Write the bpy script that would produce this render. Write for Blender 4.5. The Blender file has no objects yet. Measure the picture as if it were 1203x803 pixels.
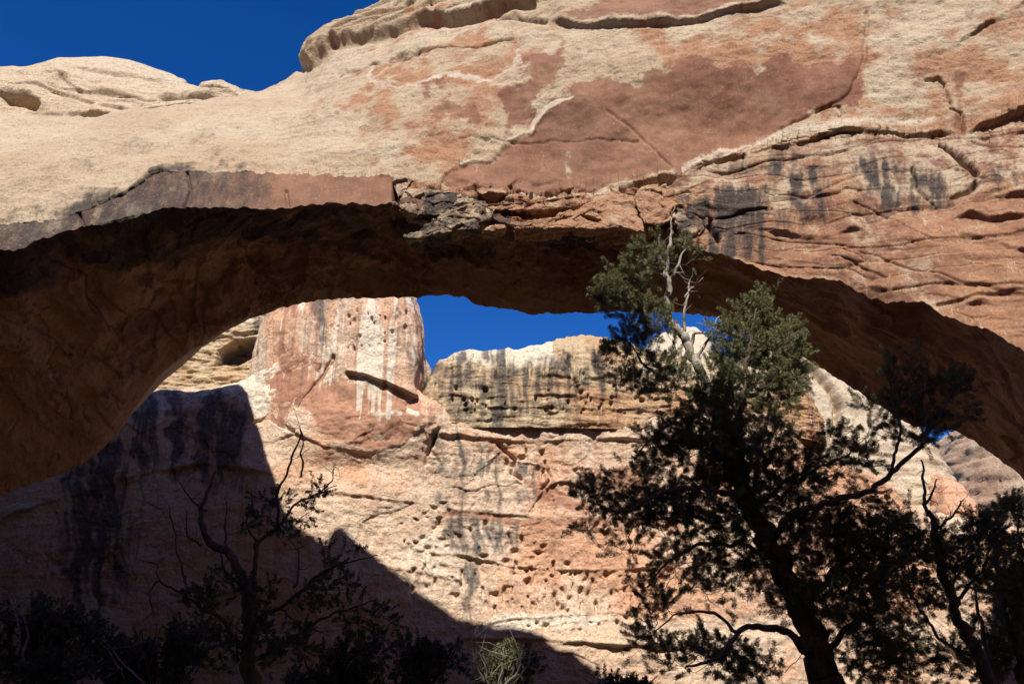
import bpy, math, random
import numpy as np
from mathutils import Vector

random.seed(7)
RNG = np.random.default_rng(7)
S = bpy.context.scene

# ---------------------------------------------------------------- camera, sky, sun, exposure
W, H, FPX = 1203.0, 803.0, 944.0
PITCH = math.radians(22.0)
CAM = np.array([0.0, 0.0, 1.7])
cam_d = bpy.data.cameras.new('camera')
cam = bpy.data.objects.new('camera', cam_d)
S.collection.objects.link(cam)
cam.location = CAM
cam.rotation_euler = (math.pi / 2 + PITCH, 0, 0)
cam_d.sensor_width = 36.0
cam_d.lens = 36.0 * FPX / W
cam_d.clip_start = 0.1
cam_d.clip_end = 6000
S.camera = cam

SUN_EL, SUN_AZ = math.radians(49.5), math.radians(3.0)      # sun behind the viewer, a little to the left
SD = np.array([-math.sin(SUN_AZ) * math.cos(SUN_EL), -math.cos(SUN_AZ) * math.cos(SUN_EL), math.sin(SUN_EL)])
wd = bpy.data.worlds.new('World')
S.world = wd
wd.use_nodes = True
wn = wd.node_tree
bg = wn.nodes['Background']
sky = wn.nodes.new('ShaderNodeTexSky')
sky.sky_type = 'NISHITA'
sky.sun_disc = False
sky.sun_elevation = SUN_EL
sky.sun_rotation = math.pi + SUN_AZ
sky.altitude = 2600
sky.air_density = 0.8
sky.dust_density = 0.05
sky.ozone_density = 3.0
hs = wn.nodes.new('ShaderNodeHueSaturation')
hs.inputs['Saturation'].default_value = 1.33
hs.inputs['Hue'].default_value = 0.513
wn.links.new(sky.outputs[0], hs.inputs['Color'])
wn.links.new(hs.outputs[0], bg.inputs[0])
bg.inputs[1].default_value = 0.118
sun_d = bpy.data.lights.new('sun', 'SUN')
sun_d.energy = 5.0
sun_d.angle = math.radians(0.5)
sun_d.color = (1.0, 0.95, 0.87)
sun = bpy.data.objects.new('sun', sun_d)
S.collection.objects.link(sun)
sun.location = (-20, -60, 80)
sun.rotation_euler = Vector(SD).to_track_quat('Z', 'Y').to_euler()
S.view_settings.view_transform = 'Standard'
S.view_settings.look = 'None'
S.view_settings.exposure = 0.55
S.view_settings.gamma = 1.0
S.cycles.max_bounces = 5
S.cycles.diffuse_bounces = 3

# ---------------------------------------------------------------- helpers
CP, SP = math.cos(PITCH), math.sin(PITCH)


def at(px, py, Y):
    """world point seen at photo pixel (px, py) when it stands Y metres away"""
    px, py, Y = np.broadcast_arrays(np.asarray(px, float), np.asarray(py, float), np.asarray(Y, float))
    cx, cy = (px - W / 2) / FPX, (H / 2 - py) / FPX
    dy, dz = CP - cy * SP, SP + cy * CP
    return np.stack([cx / dy * Y, Y, CAM[2] + dz / dy * Y], -1)


def to_px(P):
    X, Y, Z = P[..., 0], P[..., 1], P[..., 2] - CAM[2]
    d = np.maximum(Y * CP + Z * SP, 0.5)
    return W / 2 + FPX * X / d, H / 2 - FPX * (Z * CP - Y * SP) / d


def pchip(xs, ys, q):
    xs, ys = np.asarray(xs, float), np.asarray(ys, float)
    h = np.diff(xs)
    dl = np.diff(ys) / h
    m = np.zeros_like(ys)
    m[0], m[-1] = dl[0], dl[-1]
    w1, w2 = 2 * h[1:] + h[:-1], h[1:] + 2 * h[:-1]
    ok = dl[1:] * dl[:-1] > 0
    with np.errstate(divide='ignore', invalid='ignore'):
        hm = (w1 + w2) / (w1 / dl[:-1] + w2 / dl[1:])
    m[1:-1] = np.where(ok, hm, 0)
    q = np.clip(np.asarray(q, float), xs[0], xs[-1])
    i = np.clip(np.searchsorted(xs, q) - 1, 0, len(h) - 1)
    t = (q - xs[i]) / h[i]
    return ((1 + 2 * t) * (1 - t) ** 2 * ys[i] + t * (1 - t) ** 2 * h[i] * m[i]
            + t * t * (3 - 2 * t) * ys[i + 1] + t * t * (t - 1) * h[i] * m[i + 1])


PERM = np.random.default_rng(3).permutation(256).astype(np.int32)
PERM = np.concatenate([PERM, PERM, PERM])
GR = np.array([[1, 1, 0], [-1, 1, 0], [1, -1, 0], [-1, -1, 0], [1, 0, 1], [-1, 0, 1], [1, 0, -1], [-1, 0, -1],
               [0, 1, 1], [0, -1, 1], [0, 1, -1], [0, -1, -1], [1, 1, 0], [-1, 1, 0], [0, -1, 1], [0, -1, -1]], np.float32)


def pnoise(P):
    P = np.asarray(P, np.float32)
    sh = P.shape[:-1]
    P = P.reshape(-1, 3)
    f0 = np.floor(P)
    I = f0.astype(np.int32) & 255
    f = P - f0
    u = f * f * f * (f * (f * 6 - 15) + 10)
    out = 0
    for dx in (0, 1):
        a = PERM[I[:, 0] + dx]
        wx = u[:, 0] if dx else 1 - u[:, 0]
        for dy in (0, 1):
            b = PERM[a + I[:, 1] + dy]
            wy = u[:, 1] if dy else 1 - u[:, 1]
            for dz in (0, 1):
                g = GR[PERM[b + I[:, 2] + dz] & 15]
                wz = u[:, 2] if dz else 1 - u[:, 2]
                out = out + wx * wy * wz * (g[:, 0] * (f[:, 0] - dx) + g[:, 1] * (f[:, 1] - dy) + g[:, 2] * (f[:, 2] - dz))
    return out.reshape(sh)


def fbm(P, sc, octv=4, gain=0.5, off=0.0, ridged=False):
    sc = np.asarray(sc, np.float32)
    r, a = 0, 1.0
    for k in range(octv):
        n = pnoise(P * sc * (2.03 ** k) + off + 17.3 * k)
        r = r + a * ((0.5 - np.abs(n) * 2) if ridged else n)
        a *= gain
    return r


def cells(P, sc, seed=0):
    """cellular noise: (per-cell random value, tilt plane, edge distance)"""
    sh = P.shape[:-1]
    Q = (np.asarray(P, np.float32) * np.asarray(sc, np.float32)).reshape(-1, 3)
    b0 = np.floor(Q).astype(np.int32)
    best = np.full(len(Q), 9.0, np.float32)
    sec = best.copy()
    val = np.zeros(len(Q), np.float32)
    tilt = np.zeros(len(Q), np.float32)
    for dx in (-1, 0, 1):
        for dy in (-1, 0, 1):
            for dz in (-1, 0, 1):
                c = b0 + np.array([dx, dy, dz])
                h = PERM[PERM[PERM[(c[:, 0] + seed) & 255] + (c[:, 1] & 255)] + (c[:, 2] & 255)]
                fx, fy, fz = PERM[h] / 255., PERM[h + 85] / 255., PERM[h + 171] / 255.
                v = Q - c - np.stack([fx, fy, fz], -1)
                d = np.sqrt((v * v).sum(-1))
                n = d < best
                sec = np.where(n, best, np.minimum(sec, d))
                val = np.where(n, h / 255., val)
                tilt = np.where(n, v[:, 0] * (fy - .5) + v[:, 2] * (fx - .5) + v[:, 1] * (fz - .5), tilt)
                best = np.minimum(best, d)
    return val.reshape(sh), tilt.reshape(sh), (sec - best).reshape(sh)


def sst(a, b, x):
    t = np.clip((x - a) / (b - a), 0, 1)
    return t * t * (3 - 2 * t)


def seg_dist(px, py, pts, closed=False):
    pts = np.asarray(pts, float)
    n = len(pts)
    d = np.full(px.shape, 1e6)
    for i in range(n if closed else n - 1):
        a, b = pts[i], pts[(i + 1) % n]
        e = b - a
        t = np.clip(((px - a[0]) * e[0] + (py - a[1]) * e[1]) / max(e @ e, 1e-6), 0, 1)
        d = np.minimum(d, np.hypot(px - a[0] - t * e[0], py - a[1] - t * e[1]))
    return d


def sdpoly(px, py, pts, clampd=60.0):
    """signed distance in photo pixels, positive inside"""
    pts = np.asarray(pts, float)
    out = np.full(px.shape, -clampd)
    lo, hi = pts.min(0) - clampd, pts.max(0) + clampd
    m = (px > lo[0]) & (px < hi[0]) & (py > lo[1]) & (py < hi[1])
    if not m.any():
        return out
    x, y = px[m], py[m]
    d = seg_dist(x, y, pts, True)
    ins = np.zeros(x.shape, bool)
    n = len(pts)
    for i in range(n):
        a, b = pts[i], pts[(i + 1) % n]
        c = (a[1] > y) != (b[1] > y)
        with np.errstate(divide='ignore', invalid='ignore'):
            ins ^= c & (x < (b[0] - a[0]) * (y - a[1]) / (b[1] - a[1] + 1e-12) + a[0])
    out[m] = np.clip(np.where(ins, d, -d), -clampd, clampd)
    return out


def crack(px, py, pts, w, depth):
    pts = np.asarray(pts, float)
    out = np.zeros(px.shape)
    lo, hi = pts.min(0) - 4 * w, pts.max(0) + 4 * w
    m = (px > lo[0]) & (px < hi[0]) & (py > lo[1]) & (py < hi[1])
    if m.any():
        d = seg_dist(px[m], py[m], pts)
        out[m] = -depth * np.exp(-(d / w) ** 2)
    return out


def ledge(px, py, pts, h, up=40.0, edge=2.2, fade=25.0, var=1.0):
    """rock above the line stands out by h and sinks back over `up` pixels above it"""
    pts = np.asarray(pts, float)
    yl = np.interp(px, pts[:, 0], pts[:, 1])
    s = yl - py                                     # >0 above the line
    e = sst(pts[0, 0] - 1, pts[0, 0] + fade, px) * (1 - sst(pts[-1, 0] - fade, pts[-1, 0] + 1, px))
    k = pts[0, 0] * .37 + pts[0, 1]
    am = .62 + .95 * pnoise(np.stack([px * .021 + k, py * 0 + k, px * 0], -1)) + .25 * pnoise(np.stack([px * .075 + k, py * 0, px * 0 + k], -1))
    am = 1 + (am - 1) * var
    return h * e * np.clip(am, .05, 1.3) * sst(-edge, edge, s) * np.exp(-np.maximum(s, 0) / up)


def normals(P, flip=False):
    du, dv = np.gradient(P, axis=0), np.gradient(P, axis=1)
    n = np.cross(du, dv)
    n /= np.linalg.norm(n, axis=-1, keepdims=True) + 1e-9
    return -n if flip else n


def mesh_np(name, V, F, mat, parent=None, smooth=True, attrs=None):
    """V (n,3), F (m,k) -> ONE mesh object"""
    me = bpy.data.meshes.new(name)
    V = np.ascontiguousarray(V, np.float32)
    F = np.ascontiguousarray(F, np.int32)
    k = F.shape[1]
    me.vertices.add(len(V))
    me.vertices.foreach_set('co', V.ravel())
    me.loops.add(F.size)
    me.loops.foreach_set('vertex_index', F.ravel())
    me.polygons.add(len(F))
    me.polygons.foreach_set('loop_start', np.arange(0, F.size, k, dtype=np.int32))
    me.polygons.foreach_set('loop_total', np.full(len(F), k, np.int32))
    me.polygons.foreach_set('use_smooth', np.full(len(F), smooth))
    for an, av in (attrs or {}).items():
        a = me.attributes.new(an, 'FLOAT', 'POINT')
        a.data.foreach_set('value', np.ascontiguousarray(av, np.float32).ravel())
    me.materials.append(mat)
    me.update()
    me.validate()
    o = bpy.data.objects.new(name, me)
    S.collection.objects.link(o)
    if parent:
        o.parent = parent
    return o


def grid_faces(nu, nv, cu=False, cv=False):
    iu = np.arange(nu if cu else nu - 1)
    iv = np.arange(nv if cv else nv - 1)
    a, b = np.meshgrid(iu, iv, indexing='ij')
    a2, b2 = (a + 1) % nu, (b + 1) % nv
    return np.stack([a * nv + b, a2 * nv + b, a2 * nv + b2, a * nv + b2], -1).reshape(-1, 4)


def tag(o, label=None, cat=None, group=None, kind=None):
    for k, v in (('label', label), ('category', cat), ('group', group), ('kind', kind)):
        if v:
            o[k] = v
    return o


def empty(name, loc=(0, 0, 0)):
    o = bpy.data.objects.new(name, None)
    S.collection.objects.link(o)
    o.location = loc
    o.empty_display_size = 0.3
    return o


# ---------------------------------------------------------------- materials
class NT:
    def __init__(s, name):
        s.m = bpy.data.materials.new(name)
        s.m.use_nodes = True
        s.t = s.m.node_tree
        s.b = s.t.nodes['Principled BSDF']

    def n(s, typ, **kw):
        nd = s.t.nodes.new(typ)
        for k, v in kw.items():
            setattr(nd, k, v)
        return nd

    def set(s, sock, v):
        if isinstance(v, bpy.types.NodeSocket):
            s.t.links.new(v, sock)
        elif isinstance(v, (tuple, list)) and len(v) == 3 and sock.type == 'RGBA':
            sock.default_value = (*v, 1)
        else:
            sock.default_value = v

    def math(s, op, a, b=0.0, c=0.0, clamp=False):
        nd = s.n('ShaderNodeMath', operation=op, use_clamp=clamp)
        for i, v in enumerate((a, b, c)):
            s.set(nd.inputs[i], v)
        return nd.outputs[0]

    def mix(s, f, a, b, mode='MIX'):
        nd = s.n('ShaderNodeMix', data_type='RGBA', blend_type=mode)
        s.set(nd.inputs[0], f)
        s.set(nd.inputs[6], a)
        s.set(nd.inputs[7], b)
        return nd.outputs[2]

    def coords(s, scale=(1, 1, 1), rot=(0, 0, 0)):
        tc = s.n('ShaderNodeTexCoord')
        mp = s.n('ShaderNodeMapping')
        mp.inputs['Scale'].default_value = scale
        mp.inputs['Rotation'].default_value = rot
        s.t.links.new(tc.outputs['Object'], mp.inputs[0])
        return mp.outputs[0]

    def noise(s, vec, scale, detail=6, rough=0.55, dist=0.0):
        nd = s.n('ShaderNodeTexNoise')
        s.set(nd.inputs['Vector'], vec)
        nd.inputs['Scale'].default_value = scale
        nd.inputs['Detail'].default_value = detail
        nd.inputs['Roughness'].default_value = rough
        nd.inputs['Distortion'].default_value = dist
        return nd.outputs[0]

    def ss(s, x, a, b):
        nd = s.n('ShaderNodeMapRange', interpolation_type='SMOOTHSTEP')
        s.set(nd.inputs[0], x)
        nd.inputs[1].default_value = a
        nd.inputs[2].default_value = b
        return nd.outputs[0]

    def attr(s, name):
        return s.n('ShaderNodeAttribute', attribute_name=name).outputs['Fac']


def rock_material(name, px_m, pale, tan, orange, varn, black, bleach_lit, speck=0.6, streak=0.5, bump=1.0):
    """px_m: metres that one photo pixel covers on this rock; sets the grain's size"""
    t = NT(name)
    P = t.coords()
    k = 0.03 / px_m
    nL = t.noise(P, 0.22 * k, 5)
    nM = t.noise(P, 1.6 * k, 8, 0.62)
    nF = t.noise(P, 7.0 * k, 6, 0.65)
    nG = t.noise(P, 26.0 * k, 3, 0.6)
    strat = t.noise(t.coords((0.12, 0.12, 2.2), (0.06, 0.04, 0)), 1.2 * k, 6, 0.6, 0.3)
    runs = t.noise(t.coords((1.6, 1.0, 0.09)), 1.5 * k, 5, 0.6)
    runsf = t.noise(t.coords((2.5, 1.2, 0.12)), 4.5 * k, 4, 0.6)
    base = t.mix(t.ss(nL, .35, .65), pale, tan)
    base = t.mix(t.math('MULTIPLY', t.ss(strat, .45, .7), .45), base, tan)
    # orange tone
    nmix = t.math('ADD', t.math('MULTIPLY', nM, .6), t.math('MULTIPLY', nF, .4))
    red = t.ss(t.math('ADD', t.attr('red'), t.math('MULTIPLY', t.math('SUBTRACT', nmix, .5), 1.9)), .18, .82)
    base = t.mix(red, base, orange)
    # vertical runs of wash over it
    rr = t.math('MULTIPLY', t.ss(runs, .52, .68), t.attr('runs'))
    base = t.mix(t.math('MULTIPLY', rr, streak), base, varn)
    rp = t.math('MULTIPLY', t.ss(runsf, .56, .72), t.attr('runs'))
    base = t.mix(t.math('MULTIPLY', rp, .7), base, bleach_lit)
    # varnish, ragged edge
    v = t.ss(t.math('ADD', t.attr('varn'), t.math('MULTIPLY', t.math('SUBTRACT', nmix, .5), 1.5)), -.16, .16)
    vcol = t.mix(t.ss(runs, .35, .75), varn, tuple(min(1, c * 1.25 + .015) for c in varn))
    vcol = t.mix(t.math('MULTIPLY', t.ss(nF, .5, .7), .35), vcol, tuple(c * .6 for c in varn))
    vcol = t.mix(t.math('MULTIPLY', t.ss(nL, .38, .68), .5), vcol, orange)
    vcol = t.mix(t.math('MULTIPLY', t.ss(nM, .48, .68), .35), vcol, tuple(c * .62 for c in varn))
    base = t.mix(t.math('MULTIPLY', v, .92), base, vcol)
    # bleached rock, plus a lit flake edge painted in
    w = t.ss(t.math('ADD', t.attr('bleach_lit'), t.math('MULTIPLY', t.math('SUBTRACT', nmix, .5), 1.6)), -.1, .3)
    base = t.mix(t.math('MULTIPLY', w, .85), base, bleach_lit)
    # black manganese streaks, dark ledge lines and shade painted in the alcove
    bsum = t.math('ADD', t.attr('black'), t.math('MULTIPLY', t.math('SUBTRACT', t.math('ADD', t.math('MULTIPLY', runs, .6), t.math('MULTIPLY', nmix, .4)), .5), 2.2))
    b = t.ss(bsum, -.32, .62)
    base = t.mix(t.math('MULTIPLY', b, .9), base, black)
    # lichen / pit speckle and grain
    nP = t.noise(P, 15.0 * k, 5, .7)
    pits = t.math('MULTIPLY', t.ss(nP, .57, .66), t.math('SUBTRACT', 1.0, t.math('MULTIPLY', v, .8)))
    base = t.mix(t.math('MULTIPLY', pits, .55 * min(1, speck + .1)), base, tuple(c * .30 for c in tan))
    lite = t.math('MULTIPLY', t.ss(nP, .42, .33), .35)
    base = t.mix(lite, base, bleach_lit)
    sp = t.math('MULTIPLY', t.ss(nF, .56, .68), t.ss(nM, .42, .62))
    base = t.mix(t.math('MULTIPLY', sp, speck), base, tuple(c * .36 for c in tan))
    g = t.math('ADD', .42, t.math('MULTIPLY', nG, .70))
    g = t.math('ADD', g, t.math('MULTIPLY', nF, .48))
    gv = t.n('ShaderNodeCombineColor')
    for i in range(3):
        t.set(gv.inputs[i], g)
    base = t.mix(1.0, base, gv.outputs[0], 'MULTIPLY')
    t.set(t.b.inputs['Base Color'], base)
    t.b.inputs['Roughness'].default_value = 0.9
    t.b.inputs['Specular IOR Level'].default_value = 0.15
    hgt = t.math('ADD', t.math('MULTIPLY', nM, 1.2), t.math('MULTIPLY', nF, .55))
    hgt = t.math('ADD', hgt, t.math('MULTIPLY', nG, .16))
    hgt = t.math('SUBTRACT', hgt, t.math('MULTIPLY', pits, .18))
    smooth = t.math('SUBTRACT', 1.0, t.math('MULTIPLY', v, .75))
    bp = t.n('ShaderNodeBump')
    t.set(bp.inputs['Height'], hgt)
    t.set(bp.inputs['Strength'], t.math('MULTIPLY', smooth, 0.75 * bump))
    bp.inputs['Distance'].default_value = 6.0 * px_m
    t.set(t.b.inputs['Normal'], bp.outputs[0])
    return t.m


PALE, TAN, ORANGE = (.45, .36, .25), (.39, .285, .185), (.33, .175, .098)
VARN, BLACK, BLEACH = (.135, .055, .034), (.035, .030, .030), (.50, .42, .32)
M_ARCH = rock_material('arch_sandstone', .034, PALE, TAN, ORANGE, VARN, BLACK, BLEACH)
M_WALL = rock_material('canyon_sandstone', .085, (.60, .465, .34), (.56, .385, .265), (.54, .30, .185), (.31, .15, .095), (.085, .077, .072), (.66, .57, .45), speck=.35, streak=.7)
M_CAP = rock_material('cap_sandstone', .085, (.52, .42, .285), (.44, .32, .19), (.44, .255, .135), (.24, .12, .07), (.07, .06, .054), (.62, .54, .42), speck=.5, streak=.7)
M_WHITE = rock_material('pale_dome_sandstone', .085, (.50, .40, .28), (.46, .35, .235), (.42, .26, .165), (.2, .12, .09), (.08, .07, .06), (.56, .46, .335), speck=.45, streak=.4)


def zeros(P):
    return {k: np.full(P.shape[:-1], v, np.float32) for k, v in (('red', 0), ('runs', 0), ('varn', -1), ('black', -1), ('bleach_lit', -1))}


# ---------------------------------------------------------------- ground
def build_ground():
    t = NT('desert_soil')
    P = t.coords()
    a = t.noise(P, 0.5, 8, .6)
    b = t.noise(P, 6, 6, .6)
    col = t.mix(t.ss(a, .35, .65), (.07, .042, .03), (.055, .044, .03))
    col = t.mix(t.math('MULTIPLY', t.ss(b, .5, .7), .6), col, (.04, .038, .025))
    t.set(t.b.inputs['Base Color'], col)
    t.b.inputs['Roughness'].default_value = .95
    bp = t.n('ShaderNodeBump')
    t.set(bp.inputs['Height'], b)
    bp.inputs['Distance'].default_value = .08
    t.set(t.b.inputs['Normal'], bp.outputs[0])
    c = np.concatenate([np.linspace(-3000, -100, 12), np.linspace(-90, 110, 160), np.linspace(130, 3000, 12)])
    X, Y = np.meshgrid(c, c, indexing='ij')
    Q = np.stack([X, Y, X * 0], -1)
    Z = fbm(Q, .05, 3) * 1.0 + fbm(Q, .4, 3) * .25
    r = np.hypot(X, Y)
    Z = Z * sst(2, 14, r) - .25 * sst(3, 20, r) - 1.5 * sst(14, 26, Y) * (np.abs(X) < 200) - .05
    Q[..., 2] = Z
    o = mesh_np('ground', Q.reshape(-1, 3), grid_faces(len(c), len(c)), t.m)
    tag(o, 'dark shaded desert soil along the bottom of the view', 'ground', kind='structure')


build_ground()

# ---------------------------------------------------------------- the arch
VPOLY = [(518, 218), (524, 206), (545, 194), (578, 184), (595, 170), (622, 154), (630, 140), (645, 125), (660, 117), (674, 112),
         (682, 100), (700, 92), (720, 91), (728, 100), (745, 104), (770, 88), (800, 78), (830, 74), (850, 88), (880, 80), (920, 76), (945, 84),
         (970, 72), (995, 55), (1012, 75), (1006, 103), (985, 123), (950, 143), (900, 165), (850, 186), (800, 203), (760, 205),
         (700, 222), (620, 226), (560, 228), (525, 224)]
VPOLY2 = [(585, 152), (592, 128), (598, 105), (612, 84), (640, 70), (662, 66), (657, 90), (640, 108), (622, 132), (604, 150), (590, 158)]
VPOLY3 = [(488, 118), (505, 106), (530, 118), (556, 126), (560, 148), (530, 146), (500, 138)]
OPOLY = [(440, 88), (470, 66), (560, 52), (606, 48), (604, 70), (577, 92), (540, 88), (470, 102)]


def box_black(px, py, boxes, base, soft=8.0):
    n = fbm(np.stack([px * .13 + .6 * fbm(np.stack([px * .03, py * .03, px * 0], -1), 1, 2), py * .012, px * 0], -1), 1, 3, .6, 3)
    m = fbm(np.stack([px * .05, py * .05, px * 0], -1), 1, 3, .6, 8)
    for x0, y0, x1, y1, s in boxes:
        cx, hw = (x0 + x1) / 2, (x1 - x0) / 2
        e = 1 - np.abs(px - cx + 10 * m) / (hw * 1.7)
        v = np.minimum((py - y0) / 14, (y1 + 10 - py) / (.5 * (y1 - y0)))
        base = np.maximum(base, np.clip(np.minimum(e, v), -1, .45) + s - .17 + .6 * n + .45 * m)
    return base


def curve(tab, t):
    tab = np.array(tab, float)
    return [pchip(tab[:, 0], tab[:, k], t) for k in range(1, tab.shape[1])]


def lip_slabs(arch):
    """broken plates hanging in the middle of the lip"""
    for nm, pts, Y, th, lean, red, blk, sd in (
            ('lit_slab', [(604, 268), (622, 263), (645, 257), (668, 247), (692, 240), (718, 234), (742, 231), (750, 248), (757, 272), (741, 269), (728, 266), (700, 269), (672, 267), (640, 268)], 29.8, 2.8, .5, .85, -.9, 1),
            ('dark_slab', [(474, 279), (490, 270), (508, 259), (520, 248), (528, 238), (545, 231), (566, 236), (584, 246), (574, 258), (560, 262), (556, 271), (536, 270), (510, 276), (488, 280)], 30.9, 2.2, .2, .25, .35, 2),
            ('hanging_block', [(468, 247), (472, 226), (490, 219), (520, 222), (545, 228), (560, 236), (540, 246), (515, 252), (492, 252)], 31.1, 2.4, .1, .3, .2, 3),
            ('corner_block', [(744, 232), (752, 222), (775, 216), (790, 222), (796, 240), (788, 258), (772, 264), (757, 262)], 29.9, 2.4, .3, .75, -.5, 4),
            ('chip', [(566, 270), (575, 265), (590, 263), (594, 268), (580, 271)], 30.7, 1.2, .3, .4, -.9, 5),
            ('chip', [(464, 208), (484, 211), (478, 224), (467, 232)], 31.2, 1.5, .2, .1, -.3, 6),
            ('lip_block', [(790, 236), (806, 228), (826, 240), (834, 262), (822, 276), (800, 272), (790, 256)], 30.0, 2.2, .3, .5, .15, 7),
            ('ledge_rubble', [(560, 240), (600, 234), (650, 233), (690, 229), (700, 236), (670, 243), (620, 247), (575, 246)], 31.25, 1.6, .3, .75, -.1, 8)):
        q = np.asarray(pts, float)
        q = np.concatenate([q, q[:1]])
        L = np.concatenate([[0], np.cumsum(np.hypot(*np.diff(q, axis=0).T))])
        u = np.arange(0, L[-1], 1.0)
        r = np.stack([np.interp(u, L, q[:, 0]), np.interp(u, L, q[:, 1])], -1)
        r += np.stack([pnoise(np.stack([u * .13 + 9 * sd, u * 0, u * 0 + j], -1)) * 1.6 for j in (0, 5)], -1)
        c = (r.max(0) + r.min(0)) / 2
        yb = r[:, 1].max()
        rings = [at(*(c + (r - c) * f).T, Y - .03 * 1.4 * (1 - f * f) + lean * .03 * (yb - (c + (r - c) * f)[:, 1])) for f in np.linspace(.02, 1, 42)]
        for k in np.linspace(.05, 1, 30):
            m = rings[41].copy()
            m[:, 1] += th * k
            m[:, 2] += .35 * k * th
            rings.append(m)
        P = np.stack(rings, 1)
        N = normals(P)
        if N[:, 20, 1].sum() > 0:
            N = -N
        for _ in range(3):
            N = (np.roll(N, 1, 0) + 2 * N + np.roll(N, -1, 0)) / 4
        c1, t1, e1 = cells(P + .2 * fbm(P, 1.1, 2)[..., None], (1.1, .9, 1.9), sd)
        k = 1.6 if nm in ('dark_slab', 'ledge_rubble') else 1.0
        d = k * (.14 * (c1 - .5) + .18 * t1) + .10 * k * fbm(P, 1.4, 4, .6, sd) - .05 * np.exp(-(e1 / .04) ** 2)
        a = zeros(P)
        a['red'] += red + .4 * fbm(P, .8, 3)
        a['black'] = blk + .8 * fbm(P, .7, 3, .6, sd)
        a['runs'] += .4
        o = mesh_np(nm, (P + N * d[..., None]).reshape(-1, 3), grid_faces(P.shape[0], P.shape[1], True, False), M_ARCH, arch, attrs=a)
        if nm in ('lit_slab', 'dark_slab'):
            o['label'] = 'pinkish sunlit slab on the lip' if nm == 'lit_slab' else 'dark crumbly slab hanging from the lip'


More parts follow.
